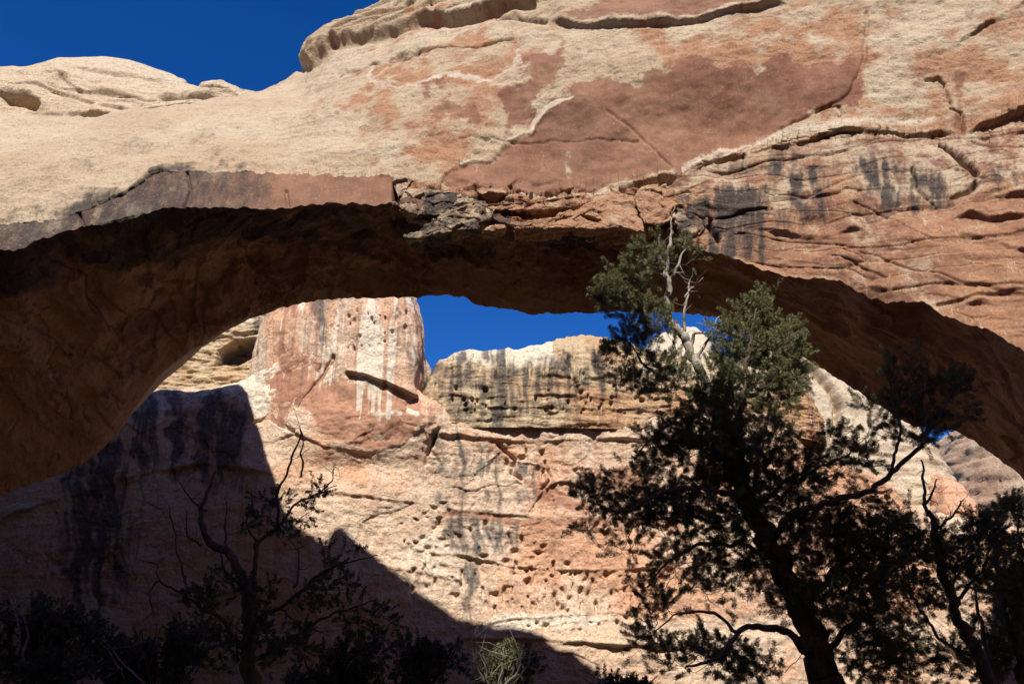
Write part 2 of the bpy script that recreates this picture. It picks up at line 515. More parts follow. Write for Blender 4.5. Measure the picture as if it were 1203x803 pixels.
def build_arch():
    t = np.concatenate([np.linspace(-400, -50, 60), np.arange(-48, 1252, 1.2), np.linspace(1253, 1600, 60)])
    D = curve([(-400, -430, 905, 27), (-330, -340, 650, 27.5), (-220, -215, 450, 28.5), (-100, -100, 340, 29.3), (0, 0, 292, 30), (22, 22, 293, 30),
               (41, 41, 284, 30.2), (93, 93, 267, 30.5), (138, 138, 261, 30.7), (209, 209, 243, 31), (310, 310, 245, 31), (400, 400, 239, 31),
               (464, 464, 240, 31), (472, 472, 246, 31), (500, 500, 250, 31.3), (560, 560, 250, 31.2), (610, 610, 266, 31), (690, 690, 266, 30.6), (740, 740, 268, 30.4),
               (758, 758, 272, 30.3), (775, 775, 268, 30.3), (810, 810, 288, 30), (860, 860, 302, 29.6), (900, 900, 318, 29.3), (935, 935, 326, 29),
               (985, 985, 330, 28.5), (1020, 1020, 349, 28), (1060, 1060, 356, 27.6), (1078, 1078, 354, 27.4), (1110, 1110, 371, 27),
               (1160, 1160, 388, 26.5), (1203, 1203, 412, 26), (1330, 1330, 500, 25), (1450, 1430, 640, 24.5), (1530, 1480, 760, 24), (1600, 1500, 905, 24)], t)
    C = curve([(-400, -430, 700, 27.4), (-330, -340, 520, 28), (-220, -215, 390, 28.9), (-100, -100, 300, 29.8), (0, 0, 262, 30.4), (34, 34, 261, 30.5), (93, 93, 250, 30.8), (149, 149, 228, 31.2), (194, 194, 204, 31.6),
               (239, 239, 199, 31.7), (321, 321, 201, 31.7), (400, 400, 204, 31.6), (464, 464, 206, 31.5), (520, 520, 224, 31.6), (600, 600, 230, 31.5), (700, 700, 226, 31.3),
               (760, 760, 211, 31.2), (800, 800, 205, 31.0), (870, 870, 185, 30.7), (930, 930, 171, 30.4), (1010, 1010, 161, 29.8), (1100, 1100, 158, 29.2),
               (1203, 1203, 150, 28.2), (1330, 1330, 150, 27), (1450, 1430, 200, 26.5), (1530, 1480, 300, 26.2), (1600, 1500, 400, 26)], t)
    B = curve([(-400, -430, 155, 41), (-150, -150, 142, 41), (0, 0, 140, 41), (100, 100, 147, 41.5), (160, 160, 146, 42), (240, 240, 132, 44.5), (300, 300, 117, 47), (340, 340, 97, 48.7),
               (352, 356, 86, 48), (366, 366, 68, 47.1), (390, 390, 46, 45.6), (430, 430, 24, 44.1), (470, 470, 8, 42.9), (500, 500, -8, 41.9), (600, 600, -60, 39.5), (700, 700, -90, 37.2),
               (850, 850, -100, 35), (1000, 1000, -110, 34), (1203, 1203, -120, 33), (1400, 1400, -120, 32), (1600, 1600, -100, 32)], t)
    F = curve([(-400, -340, 905, 40), (-330, -270, 790, 40.5), (-220, -180, 690, 41), (-100, -90, 622, 42), (0, 10, 578, 43), (60, 70, 556, 43.2), (110, 112, 534, 43.5), (138, 140, 505, 43.8),
               (165, 165, 470, 44), (190, 190, 438, 44), (245, 245, 400, 44), (300, 300, 372, 44), (350, 350, 357, 44), (395, 395, 351, 44), (480, 480, 349, 43), (510, 510, 347, 42.5), (545, 545, 349, 42),
               (560, 560, 358, 41.8), (600, 600, 363, 41.5), (625, 625, 369, 41.2), (690, 690, 367, 41), (780, 780, 366, 40.5), (830, 830, 371, 40), (880, 880, 392, 39.5), (930, 930, 412, 39),
               (1000, 1000, 455, 38), (1040, 1040, 480, 37.4), (1075, 1075, 500, 37), (1110, 1110, 503, 36.5), (1140, 1140, 516, 36), (1170, 1170, 536, 35.5), (1203, 1203, 563, 35), (1290, 1290, 650, 34), (1450, 1350, 780, 33), (1600, 1390, 905, 33)], t)
    D, C, B, F = (at(*c) for c in (D, C, B, F))
    jt = lambda f, o: pnoise(np.stack([t * f, t * 0 + o, t * 0], -1))
    vault = (1.3 * np.exp(-((t - 560) / 520) ** 2))[:, None] * np.array([0, 0, 1.0])
    out = np.array([0, -.62, .78])
    E1, E2 = F + (D - F) * .36 + vault, F + (D - F) * .7 + vault * .9
    R = B + np.stack([t * 0, np.interp(t, [200, 280], [9.0, 4.0]), np.interp(t, [200, 280], [-.4, -5.0])], -1)
    K = (R + F) / 2
    K[:, 1] = np.maximum(R[:, 1], F[:, 1]) + 3.0
    up = B - C
    C2 = C + up * .28 + out * 1.25
    C3 = C + up * .62 + out * 1.45

    def span(pts, n, lo=0.0, hi=1.0):
        ks = np.linspace(0, 1, len(pts))
        q = np.linspace(lo, hi, n)
        A = np.stack(pts, 1)
        o = np.zeros((A.shape[0], n, 3))
        # Catmull-Rom through the control rows
        for j, v in enumerate(q):
            i = min(int(v * (len(pts) - 1)), len(pts) - 2)
            f = v * (len(pts) - 1) - i
            p0 = A[:, max(i - 1, 0)] if i > 0 else 2 * A[:, 0] - A[:, 1]
            p3 = A[:, i + 2] if i + 2 < len(pts) else 2 * A[:, -1] - A[:, -2]
            p1, p2 = A[:, i], A[:, i + 1]
            o[:, j] = .5 * (2 * p1 + (p2 - p0) * f + (2 * p0 - 5 * p1 + 4 * p2 - p3) * f * f + (3 * p1 - p0 - 3 * p2 + p3) * f ** 3)
        return o
    rows = [span([F, E1, E2, D], 170)[:, :-1], span([D, C], 250)[:, :-1], span([C, C2, C3, B], 330)[:, :-1], span([B, R, K, F], 34)[:, :-1]]
    idx = np.concatenate([np.full(r.shape[1], i) for i, r in enumerate(rows)])
    P = np.concatenate(rows, 1)
    rid = np.arange(P.shape[1])
    wC, wD, wF = (np.exp(-np.abs(rid - r0) / k)[None] for r0, k in ((169 + 249, 12.0), (169, 9.0), (0, 9.0)))
    P[..., 2] += (.22 * jt(.03, 3) + .16 * jt(.09, 5) + .04 * jt(.25, 7))[:, None] * wC + (.20 * jt(.04, 23) + .14 * jt(.11, 25) + .035 * jt(.27, 27))[:, None] * wD + (.16 * jt(.06, 33) + .10 * jt(.17, 35))[:, None] * wF
    P[..., 1] += (.20 * jt(.05, 13) + .10 * jt(.2, 15))[:, None] * wC
    Pc = np.concatenate([P[:, -2:], P, P[:, :2]], 1)
    N = normals(Pc)[:, 2:-2]
    # outward = away from the section's centre
    cen = P.mean(1, keepdims=True)
    if (N * (P - cen)).sum() < 0:
        N = -N
    # soften the normals round the sharp edges so that displaced rock does not tear
    for _ in range(8):
        N = (np.roll(N, 1, 1) + N * 2 + np.roll(N, -1, 1)) / 4
        N /= np.linalg.norm(N, axis=-1, keepdims=True) + 1e-9
    px, py = to_px(P)
    under, fasc, upper, hid = (np.broadcast_to(idx == i, px.shape) for i in range(4))
    a = zeros(P)
    n1 = fbm(P, .12, 3)
    n2 = fbm(P, .55, 4, off=5)
    wob = 3.0 * fbm(P, .9, 3, off=9)                      # wavers authored lines
    qx, qy = px + wob, py + 1.2 * wob
    d = .55 * n1 + .16 * n2
    right = sst(780, 860, px)
    left = 1 - sst(455, 475, px)
    # --- upper pale slope
    side = 1 + 1.6 * sst(150, 95, py) + .8 * sst(930, 1000, px)
    rag = fbm(P, .45, 5, .62, 33)
    vx, vy = px + 5 * fbm(P, .8, 4, .6, 44), py + 5 * fbm(P, .8, 4, .6, 55)
    main = sdpoly(vx, vy, VPOLY)
    vs = np.maximum.reduce([main + 16 * rag * (side - .75), sdpoly(vx, vy, VPOLY2) + 16 * rag - 2, sdpoly(vx, vy, VPOLY3, 40) - 4 + 18 * rag])
    rough_up = upper & True
    d += np.where(rough_up, .05 * fbm(P, (1.2, 1.2, 2.6), 4, .6, 3) * (1 - sst(-5, 8, vs)), 0)
    d += np.where(upper, -.14 * sst(-1.5, 3, main) * sst(115, 140, py), 0)
    # --- long ledges near the top
    L1 = [(355, 82), (395, 56), (430, 47), (462, 40), (480, 33), (505, 26), (530, 27), (565, 20), (600, 8), (640, 2)]
    above = sst(-2, 6, np.interp(qx, *np.array(L1).T) - qy) * (px < 660) * upper
    st = np.stack([P[..., 0] * .10 + .25 * n1, P[..., 1] * .10, (P[..., 2] - .35 * P[..., 0]) * .9 + .5 * n1], -1)
    sc_, st_, se_ = cells(st, 1.0, 14)
    d += above * (.75 * (sc_ - .5) + .5 * st_ - .25 * np.exp(-(se_ / .06) ** 2))
    d += ledge(px, py + .45 * wob, L1, .7, 60, 1.5, 25, .2) - .35 * np.exp(-((py + .45 * wob - np.interp(px, *np.array(L1).T) - 3) / 3) ** 2) * (px < 630) * upper
    L1b = [(360, 68), (400, 36), (450, 20), (490, 8), (520, -6)]
    d += ledge(px, py + .5 * wob, L1b, .45, 30, 1.5, 25, .3)
    L2 = [(640, 26), (700, 33), (750, 34), (790, 30), (850, 22), (890, 13), (930, 0)]
    d += ledge(px, py + .6 * wob, L2, .5, 60, 1.8, 25, .4)
    d += crack(qx, qy, [(395, 83), (440, 76), (470, 71), (490, 66), (540, 61), (575, 55), (604, 49)], 1.6, .35)
    d += crack(qx, qy, [(470, 69), (482, 67), (492, 65)], 3.0, .5)
    d += crack(qx, qy, [(583, 21), (612, 22), (640, 24)], 2.0, .4)
    d += crack(px, qy, [(540, 163), (620, 161), (700, 160), (750, 162)], .9, .12)
    d += crack(qx, qy, [(712, 128), (745, 150), (790, 196)], 1.0, .10)
    d += crack(qx, qy, [(1020, 15), (1016, 60), (1010, 92), (985, 122), (940, 146), (870, 178), (805, 204)], 2.5, .15)
    # right hand flakes
    d += crack(qx, qy, [(1088, 90), (1102, 88), (1112, 96), (1116, 118)], 1.5, .3)
    d += crack(qx, qy, [(1116, 125), (1129, 130), (1131, 155)], 1.5, .25)
    d += crack(qx, qy, [(960, 133), (975, 128), (986, 130), (985, 140)], 1.5, .2)
    d += ledge(qx, qy, [(1120, 58), (1160, 28), (1203, 8), (1260, -10)], .35, 30)
    d += ledge(qx, qy, [(1130, 158), (1160, 146), (1203, 132), (1270, 120)], .6, 40)
    L3 = [(800, 208), (845, 190), (868, 192), (900, 180), (950, 174), (975, 165), (1010, 164), (1050, 163), (1105, 155), (1140, 156)]
    d += ledge(qx, qy, L3, .32, 26)
    d += crack(qx, qy, [(845, 193), (860, 191), (873, 189)], 3.0, .5)
    d += crack(qx, qy, [(950, 173), (985, 164), (1010, 163)], 2.0, .4)
    d += crack(qx, qy, [(1055, 163), (1105, 156)], 2.0, .35)
    # --- the ledgy band on the right, below that line
    m = fasc & (px > 770)
    band = np.where(fasc | under, right, 0)
    tilt = np.stack([P[..., 0] * .13 + P[..., 2] * .02, P[..., 1] * .1, P[..., 2] * .85 + P[..., 0] * .05 + .9 * n1], -1)
    tw = tilt + .35 * np.stack([pnoise(P * .35), 0 * px, pnoise(P * .35 + 40)], -1)
    pc, pt, pe = cells(tw, 1.0, 77)
    pc2, pt2, pe2 = cells(tw * 2.7 + .3 * n2[..., None], 1.0, 31)
    lay = fbm(P, (.12, .12, .5), 3, .5, 11)
    d += np.where(fasc, band * (.13 * (pc - .5) + .12 * pt + .07 * (pc2 - .5) + .08 * lay - .07 * np.exp(-(pe / .035) ** 2)), 0)
    for pts, h, u in (([(880, 268), (910, 276), (950, 283), (985, 279), (1015, 276), (1020, 284)], 0.36, 26),
                      ([(930, 208), (950, 206), (975, 207)], 0.24, 12),
                      ([(800, 250), (830, 246), (870, 252), (930, 262), (970, 258)], 0.21, 14),
                      ([(1110, 262), (1140, 258), (1165, 262), (1203, 255), (1260, 250)], 0.42, 18),
                      ([(1118, 280), (1150, 284), (1180, 292), (1203, 298), (1260, 305)], 0.35, 16),
                      ([(1150, 240), (1180, 238), (1203, 228), (1260, 222)], 0.28, 18),
                      ([(1080, 318), (1110, 330), (1160, 338), (1203, 345), (1260, 348)], 0.17, 14),
                      ([(1118, 360), (1140, 356), (1175, 355)], .3, 12)):
        d += np.where(fasc | under, ledge(qx, qy, pts, h, u), 0)
    for pts in ([(1010, 300), (1060, 318), (1100, 322), (1150, 340)], [(1000, 245), (1050, 262), (1090, 290)], [(1140, 165), (1170, 172), (1203, 170)], [(900, 230), (960, 240), (1010, 232)], [(1120, 205), (1150, 215), (1190, 208)], [(970, 300), (1000, 312), (1040, 330)]):
        d += np.where(fasc, crack(qx, qy, pts, 1.1, .10), 0)
    d += crack(qx, qy, [(1108, 172), (1125, 188), (1146, 208)], 4.0, .7)
    d += crack(qx, qy, [(1118, 238), (1140, 226), (1146, 221)], 2.0, .4)
    d += crack(px, py, [(832, 258), (836, 268), (844, 279)], 3.0, .5)
    d += crack(qx, qy, [(1070, 205), (1076, 225), (1100, 250)], 1.6, .2)
    # --- broken blocks in the middle
    brk = sst(460, 485, px) * (1 - sst(800, 840, px)) * sst(205, 222, py) * np.where(under, sst(355, 300, py), 1)
    mk = (brk > .01) & (fasc | under | upper)
    sub = P[mk]
    wv = sub + .5 * np.stack([pnoise(sub * .8), pnoise(sub * .8 + 31), pnoise(sub * .8 + 57)], -1)
    c1, t1, e1 = cells(wv, (.42, .35, .8))
    c2, t2, e2 = cells(wv, (1.3, 1.0, 2.2), 9)
    blk = (c1 - .5) * .45 + t1 * .5 + (c2 - .5) * .2 + t2 * .25 - .15 * np.exp(-(e1 / .05) ** 2)
    d[mk] += brk[mk] * blk
    d += np.where(fasc | upper, crack(qx, qy, [(540, 241), (590, 243), (640, 246), (685, 236)], 5.5, 1.4), 0)
    d += crack(qx, qy, [(733, 220), (750, 214), (770, 211), (788, 211)], 4.0, 1.1)
    d += np.where(fasc, crack(px, py, [(466, 200), (465, 245)], 3.5, .9), 0)
    # flat grey fascia on the left: a clean broken face, lightly jointed
    d = np.where(fasc & (px < 462), d * (1 - .55 * left), d)
    d += np.where(fasc, crack(px, py, [(219, 200), (223, 222), (215, 245)], 1.4, .25) + crack(px, py, [(93, 250), (99, 268)], 1.4, .25)
                  + crack(px, py, [(335, 222), (338, 240)], 2, .15), 0)
    # --- underside: shell-like scoops and long diagonal joints
    diag = P[..., 2] * .8 + P[..., 0] * .35 + P[..., 1] * .2
    dq = np.stack([diag * .55, P[..., 0] * .05, P[..., 1] * .07], -1)
    uc, ut, ue = cells(np.stack([diag * .42 + .5 * n1, P[..., 0] * .09 + .3 * n2, P[..., 1] * .13], -1), 1.0, 50)
    uc2, ut2, ue2 = cells(np.stack([diag * 1.1 + .5 * n1, P[..., 0] * .22 + .3 * n2, P[..., 1] * .3], -1), 1.0, 90)
    d += np.where(under, .30 * fbm(dq, 1.0, 4, .55, 2) + .38 * (uc - .5) + .45 * ut + .16 * (uc2 - .5) + .2 * ut2 - .12 * np.exp(-(ue / .03) ** 2) + .2 * fbm(P, .3, 3, off=40, ridged=True), 0)
    keep = np.where(under, np.minimum(1, np.abs(np.cumsum(under, 1) - 1) / 18.0), 1)      # hold the far edge where it is
    lip = np.where(idx == 0, np.clip((168 - rid) / 16., 0, 1), np.where(idx == 1, np.clip((rid - 168) / 12., 0, 1), 1))[None]
    d = d * keep * np.where(hid, .6, 1) * np.where((px > 470) & (px < 800), .35 + .65 * lip, lip)
    P2 = P + N * d[..., None]
    # --- stains and tones
    a['varn'] = np.where(upper | fasc, np.clip(vs / 26, -1, 1) * np.where(fasc, sst(8, 0, np.abs(py - 226)), 1), -1)
    a['varn'] = np.maximum(a['varn'], np.clip(sdpoly(qx, qy, [(700, 30), (650, 24), (690, 12), (720, -20), (960, -20), (925, -2), (880, 12), (790, 28)]) / 20, -1, 1) - .1)
    a['varn'] = np.maximum(a['varn'], np.where(under, -.25 + .8 * fbm(P, (.10, .14, .10), 3, .5, 61), -1))
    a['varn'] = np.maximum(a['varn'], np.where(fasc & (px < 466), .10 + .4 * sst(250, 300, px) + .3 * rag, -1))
    a['varn'] = np.maximum(a['varn'], np.clip(sdpoly(qx, qy, [(1115, 75), (1135, 66), (1140, 90), (1135, 120), (1140, 155), (1112, 158), (1118, 125)]) / 25, -1, .35) - .25)
    op = sdpoly(vx, vy, OPOLY) + 14 * rag
    red = .0 + .55 * sst(-8, 8, op) + .75 * sst(-20, 10, sdpoly(qx, qy, [(780, 60), (900, 30), (1000, 20), (1020, 60), (1005, 110), (850, 190), (800, 205)]))
    red = red + .30 * sst(400, 460, px) * (1 - sst(590, 640, px)) * sst(60, 110, py) + .28 * sst(1020, 1100, px) * upper
    red = red + np.where(upper, .75 * rag * sst(300, 420, px) + .10 * sst(380, 460, px) + .12 * sst(900, 1000, px), 0)
    red = np.where(fasc & (px > 460), .22 + .5 * sst(205, 262, py + 14 * n1) + .5 * n2 + .25 * sst(1080, 1180, px) + .35 * (1 - sst(770, 810, px)), red)
    red = np.where(under, .95 + .5 * fbm(dq, .8, 3, .6, 7), red)
    a['red'] = red
    bl = np.full(px.shape, -1.0)
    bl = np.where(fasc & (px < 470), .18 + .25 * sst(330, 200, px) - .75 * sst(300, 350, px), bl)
    for x0, y0, x1, y1, s in ((848, 225, 884, 300, .25), (805, 235, 830, 268, .1), (936, 205, 965, 262, -.1), (1035, 195, 1058, 245, .1), (1012, 190, 1030, 232, -.1),
                              (1078, 205, 1104, 240, .1), (870, 180, 930, 205, -.35), (905, 248, 930, 266, 0), (1160, 195, 1200, 215, -.1)):
        bl = np.maximum(bl, np.where(fasc, box_black(px, py, ((x0, y0, x1, y1, s),), -1 + 0 * px), -1))
    bl = np.maximum(bl, np.where(fasc & (px > 465) & (px < 600) & (py > 232), .25, -1))
    dD = np.abs(py - np.interp(px, t, to_px(D)[1]))
    bl = np.maximum(bl, np.where(under & (px < 700), .95 - dD / 55. + .7 * n2 + .5 * n1 - .6 * sst(330, 480, px), -1))
    bl = np.maximum(bl, np.where(upper & (px < 345), .25 - (np.interp(px, t, to_px(C)[1]) - py) / 16 + .8 * rag + .4 * n2 - .5 * sst(300, 340, px), -1))
    # dark lichen specks on the pale slope
    for cx, cy, r in ((235, 155, 42), (165, 172, 28), (110, 198, 26), (255, 180, 30)):
        bl = np.maximum(bl, np.where(upper, -.02 - .5 * np.hypot(px - cx, (py - cy) * 1.8) / r, -1))
    a['black'] = bl
    a['black'] = np.maximum(a['black'], np.where(upper, -.62 + .8 * fbm(P, (.2, .2, .35), 4, .65, 91) * sst(250, 100, np.abs(px - 1100)) - 0, -1))
    a['bleach_lit'] = np.maximum(np.where(upper & (py > 60), np.clip(-np.abs(sdpoly(vx, vy, OPOLY) + 6) / 9, -1, .3) + .15 + .5 * rag, -1),
                             np.where(upper, .25 - np.abs(py - np.interp(px, [800, 850, 930, 1010, 1100], [200, 180, 160, 148, 140])) / 22 - .6 * (px < 800) - .4 * (px > 1100), -1))
    a['bleach_lit'] = np.maximum(a['bleach_lit'], np.where(upper & (px < 720) & (px > 540) & (py > 112), .35 - np.abs(main + 3) / 4 + .9 * rag, -1))
    fl = (seg_dist(vx, vy, [(676, 133), (690, 145), (712, 158), (742, 163)]) + 1.5)
    a['bleach_lit'] = np.maximum(a['bleach_lit'], np.where(upper, .15 - fl / 6 + .5 * rag, -1))
    a['bleach_lit'] = np.maximum(a['bleach_lit'], np.where(upper, np.clip(main / 30, -1, 0) - .62 + .75 * fbm(np.stack([px * .07, py * .008, 0 * px], -1), 1, 3) + .35 * np.exp(-((py - 190) / 35) ** 2) * np.exp(-((px - 660) / 60) ** 2), -1))
    a['bleach_lit'] = np.maximum(a['bleach_lit'], .9 - seg_dist(px, py, [(831, 258), (835, 268), (843, 278)]) / 2.2)  # painted highlight on the sunlit edge of a flake
    a['runs'] = np.where(fasc, .8 * right + .2, np.where(upper, .25 + .5 * sst(0, 10, vs), .35))
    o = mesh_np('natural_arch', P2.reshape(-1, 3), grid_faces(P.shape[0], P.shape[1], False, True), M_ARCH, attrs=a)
    lip_slabs(o)
    tag(o, 'huge sunlit sandstone arch spanning the view, its underside in deep shadow', 'rock arch')


build_arch()


# ---------------------------------------------------------------- rounded rock masses
def closed_curve(pts, n):
    pts = np.asarray(pts, float)
    for _ in range(3):                                    # Chaikin
        q = np.roll(pts, -1, 0)
        pts = np.stack([.75 * pts + .25 * q, .25 * pts + .75 * q], 1).reshape(-1, 2)
    q = np.concatenate([pts, pts[:1]])
    L = np.concatenate([[0], np.cumsum(np.linalg.norm(np.diff(q, axis=0), axis=1))])
    s = np.linspace(0, L[-1], n, endpoint=False)
    return np.stack([np.interp(s, L, q[:, k]) for k in (0, 1)], -1)


def rock_mass(name, plan, zb, top, prof, mat, step, disp, colour, nz=None, ridge=None):
    """plan: closed polygon (x, y); prof: [(height 0..1, inset as a share of the half depth, 1 = the ridge)]; top: x -> z; ridge: x -> y"""
    per = np.linalg.norm(np.diff(np.vstack([plan, plan[:1]]), axis=0), axis=1).sum()
    nu = int(per / step)
    c = closed_curve(plan, nu)
    lo, hi = c.min(0), c.max(0)
    hd = (hi[1] - lo[1]) / 2
    cx = np.clip(c[:, 0], lo[0] + hd * .8, hi[0] - hd * .8) if hi[0] - lo[0] > hd * 1.7 else np.full(nu, (lo[0] + hi[0]) / 2)
    cyr = ridge(cx) if ridge else np.full(nu, (lo[1] + hi[1]) / 2)
    spine = np.stack([cx, cyr], -1)
    prof = np.asarray(prof, float)
    nz = nz or int((top(c[:, 0]).max() - zb) / step)
    kk = np.linspace(0, 1, nz)
    zm = (top(c[:, 0]) - (zb(c[:, 0]) if callable(zb) else zb)).mean()
    arc = np.concatenate([[0], np.cumsum(np.hypot(np.diff(prof[:, 0]) * zm, np.diff(prof[:, 1]) * hd))])
    arc /= arc[-1]
    hh, ins = pchip(arc, prof[:, 0], kk), pchip(arc, prof[:, 1], kk)
    xy = c[:, None, :] + (spine - c)[:, None, :] * ins[None, :, None]
    zv = zb(xy[..., 0]) if callable(zb) else zb
    zz = zv + hh[None, :] * (top(xy[..., 0]) - zv)
    P = np.concatenate([xy, zz[..., None]], -1)
    N = normals(np.concatenate([P[-2:], P, P[:2]], 0))[2:-2]
    o2 = c - spine
    if (N[:, : nz // 2, :2] * o2[:, None]).sum() < 0:
        N = -N
    for _ in range(6):
        N = (np.roll(N, 1, 0) + 2 * N + np.roll(N, -1, 0)) / 4
    N /= np.linalg.norm(N, axis=-1, keepdims=True) + 1e-9
    px, py = to_px(P)
    d = disp(P, px, py) * np.clip((1 - ins) * 6, 0, 1)[None]
    a = zeros(P)
    colour(a, P, px, py)
    return mesh_np(name, (P + N * d[..., None]).reshape(-1, 3), grid_faces(P.shape[0], P.shape[1], True, False), mat, attrs=a)


def topf(tab, Y):
    """top edge given in photo pixels at distance Y -> z as a function of x"""
    tab = np.array(tab, float)
    Q = at(tab[:, 0], tab[:, 1], Y)
    return lambda x: pchip(Q[:, 0], Q[:, 2], x)


# --- pale layered dome behind the arch's left shoulder
def build_dome():
    def disp(P, px, py):
        w = 2.0 * fbm(P, .5, 3)
        qx, qy = px + w, py + w
        d = .6 * fbm(P, .07, 3) + .14 * fbm(P, (.10, .10, .9), 4, .6, 4) + .05 * fbm(P, (.5, .5, 3.0), 3, .6, 14)
        d += ledge(qx, qy, [(-60, 96), (0, 92), (70, 92), (110, 107), (150, 112), (200, 110), (260, 108), (300, 122)], .45, 20)
        d += ledge(qx, qy, [(-60, 108), (20, 112), (75, 96), (100, 110), (150, 118), (180, 124)], .3, 14)
        d += ledge(qx, qy, [(35, 132), (90, 133), (150, 140), (235, 137), (262, 130)], .6, 14)
        d += ledge(qx, qy, [(-60, 120), (0, 117), (45, 120), (60, 130)], .9, 10)
        d += crack(qx, qy, [(190, 113), (215, 111), (240, 114), (262, 122)], 4.0, .7)
        for cl in ([(60, 104), (120, 112), (190, 119), (225, 116)], [(95, 84), (160, 88), (220, 96), (270, 107)], [(-20, 108), (40, 104), (75, 112), (110, 122)], [(120, 126), (190, 130), (250, 124)]):
            d += crack(qx, qy, cl, 1.4, .28) + ledge(qx, qy, cl, .22, 12)
        d += crack(qx, qy, [(14, 121), (30, 120), (42, 124)], 5.0, 1.4)
        return d

    def colour(a, P, px, py):
        a['red'] += np.maximum(0, .9 - seg_dist(px, py, [(15, 122), (40, 125)]) / 9) + np.maximum(0, .8 - seg_dist(px, py, [(80, 140), (150, 144)]) / 5)
        a['black'] = np.maximum(np.maximum(-.9 + 0 * px, .15 - seg_dist(px, py, [(195, 111), (230, 110), (265, 122)]) / 8),
                                .15 - seg_dist(px, py, [(40, 136), (90, 133)]) / 8)
        a['bleach_lit'] += .75
        a['red'] += .2 * fbm(P, (.1, .1, .6), 3)
    tp = topf([(-330, 112), (-200, 112), (-60, 119), (0, 116), (20, 109), (55, 101), (80, 98), (100, 91), (140, 88), (180, 91), (215, 95), (250, 105), (280, 107), (300, 113), (315, 113), (345, 107), (362, 112), (385, 150), (410, 190)],
              np.array([57, 57, 57, 57, 57, 57, 57, 57, 57, 57, 56.0, 52.8, 49.6, 49.2, 49.0, 48.8, 48.8, 48.8, 48.8]))
    X = lambda p: float(at(p, 110, 52.5)[0])
    plan = [(X(-330), 54), (X(-200), 49.5), (X(0), 49.0), (X(150), 48.8), (X(240), 48.2), (X(306), 47.0), (X(385), 46.5), (X(395), 48), (X(385), 49.3), (X(300), 50.2), (X(262), 53.6), (X(232), 57.6), (X(205), 62.2), (X(180), 65.2), (X(150), 65.8), (X(-200), 66), (X(-330), 62)]  # hidden back and right end shaped to cast the wall's shadow edge
    o = rock_mass('rock_dome', plan, lambda x: np.interp(x, [X(100), X(200), X(260), X(390)], [20, 24, 28, 33]), tp, [(0, .3), (.3, .08), (.55, 0), (.75, .12), (.87, .32), (.94, .55), (.98, .78), (1, 1)], M_WHITE, .085, disp, colour, 330,
                  lambda x: np.interp(x, [X(190), X(230), X(250), X(280), X(320)], [57.2, 55.2, 52.6, 49.4, 48.6]))
    tag(o, 'cream layered dome of rock rising behind the left shoulder of the arch', 'rock dome')


build_dome()


# --- canyon wall seen through the opening
def wall_loft(name, xs, Y0, zb, top, rnd, mat, step, disp, colour, back=16.0, lean=.03):
    """face along x; rnd(x): radius of the rounded top edge"""
    zt, r, y0 = top(xs), rnd(xs), Y0(xs)
    nf = int((zt.max() - zb) / step)
    f = np.linspace(0, 1, nf)
    zf = zb + f[None] * (zt - r - zb)[:, None]
    yf = y0[:, None] + lean * (zf - zb)
    th = np.linspace(0, math.pi / 2, max(12, int(1.6 * r.max() / step)))[1:]
    za = (zt - r)[:, None] + r[:, None] * np.sin(th)
    ya = yf[:, -1:] + r[:, None] * 1.3 * (1 - np.cos(th))
    zk = np.stack([zt + .1, zt, zt - 2, zt * 0 + zb], 1)
    yk = np.stack([ya[:, -1] + back * .4, ya[:, -1] + back * .9, ya[:, -1] + back, ya[:, -1] + back], 1)
    Y, Z = np.concatenate([yf, ya, yk], 1), np.concatenate([zf, za, zk], 1)
    P = np.stack([np.broadcast_to(xs[:, None], Y.shape), Y, Z], -1)
    N = normals(P)
    if N[:, nf // 2, 1].sum() > 0:
        N = -N
    px, py = to_px(P)
    d = disp(P, px, py)
    d[:, -4:] = 0
    a = zeros(P)
    colour(a, P, px, py)
    return mesh_np(name, (P + N * d[..., None]).reshape(-1, 3), grid_faces(P.shape[0], P.shape[1]), mat, attrs=a)


HOLES = []
for y, x0, x1, n, w, h in ((627, 520, 600, 9, 3.2, 6), (640, 560, 640, 8, 3, 5), (657, 545, 640, 9, 5.5, 5), (668, 600, 720, 13, 3.5, 3), (676, 610, 790, 20, 3, 3),
                           (690, 560, 800, 24, 2.6, 5), (700, 565, 790, 22, 2.4, 6), (712, 570, 780, 22, 2.6, 5.5), (686, 480, 545, 9, 3, 4), (668, 470, 560, 8, 3, 3),
                           (732, 620, 740, 14, 2.5, 2.2), (640, 470, 530, 8, 4, 3), (612, 470, 520, 8, 4, 2), (620, 660, 800, 12, 4, 2.2), (596, 500, 540, 5, 3, 3),
                           (540, 590, 640, 6, 3.5, 6), (552, 600, 700, 6, 3.5, 4), (650, 740, 800, 6, 4, 2.5)):
    for k in range(n):
        HOLES.append((x0 + (x1 - x0) * (k + RNG.uniform(.1, .9)) / n, y + RNG.normal(0, 5.0), w * RNG.lognormal(-.25, .4), h * RNG.lognormal(-.2, .4), RNG.uniform(.15, 1)))


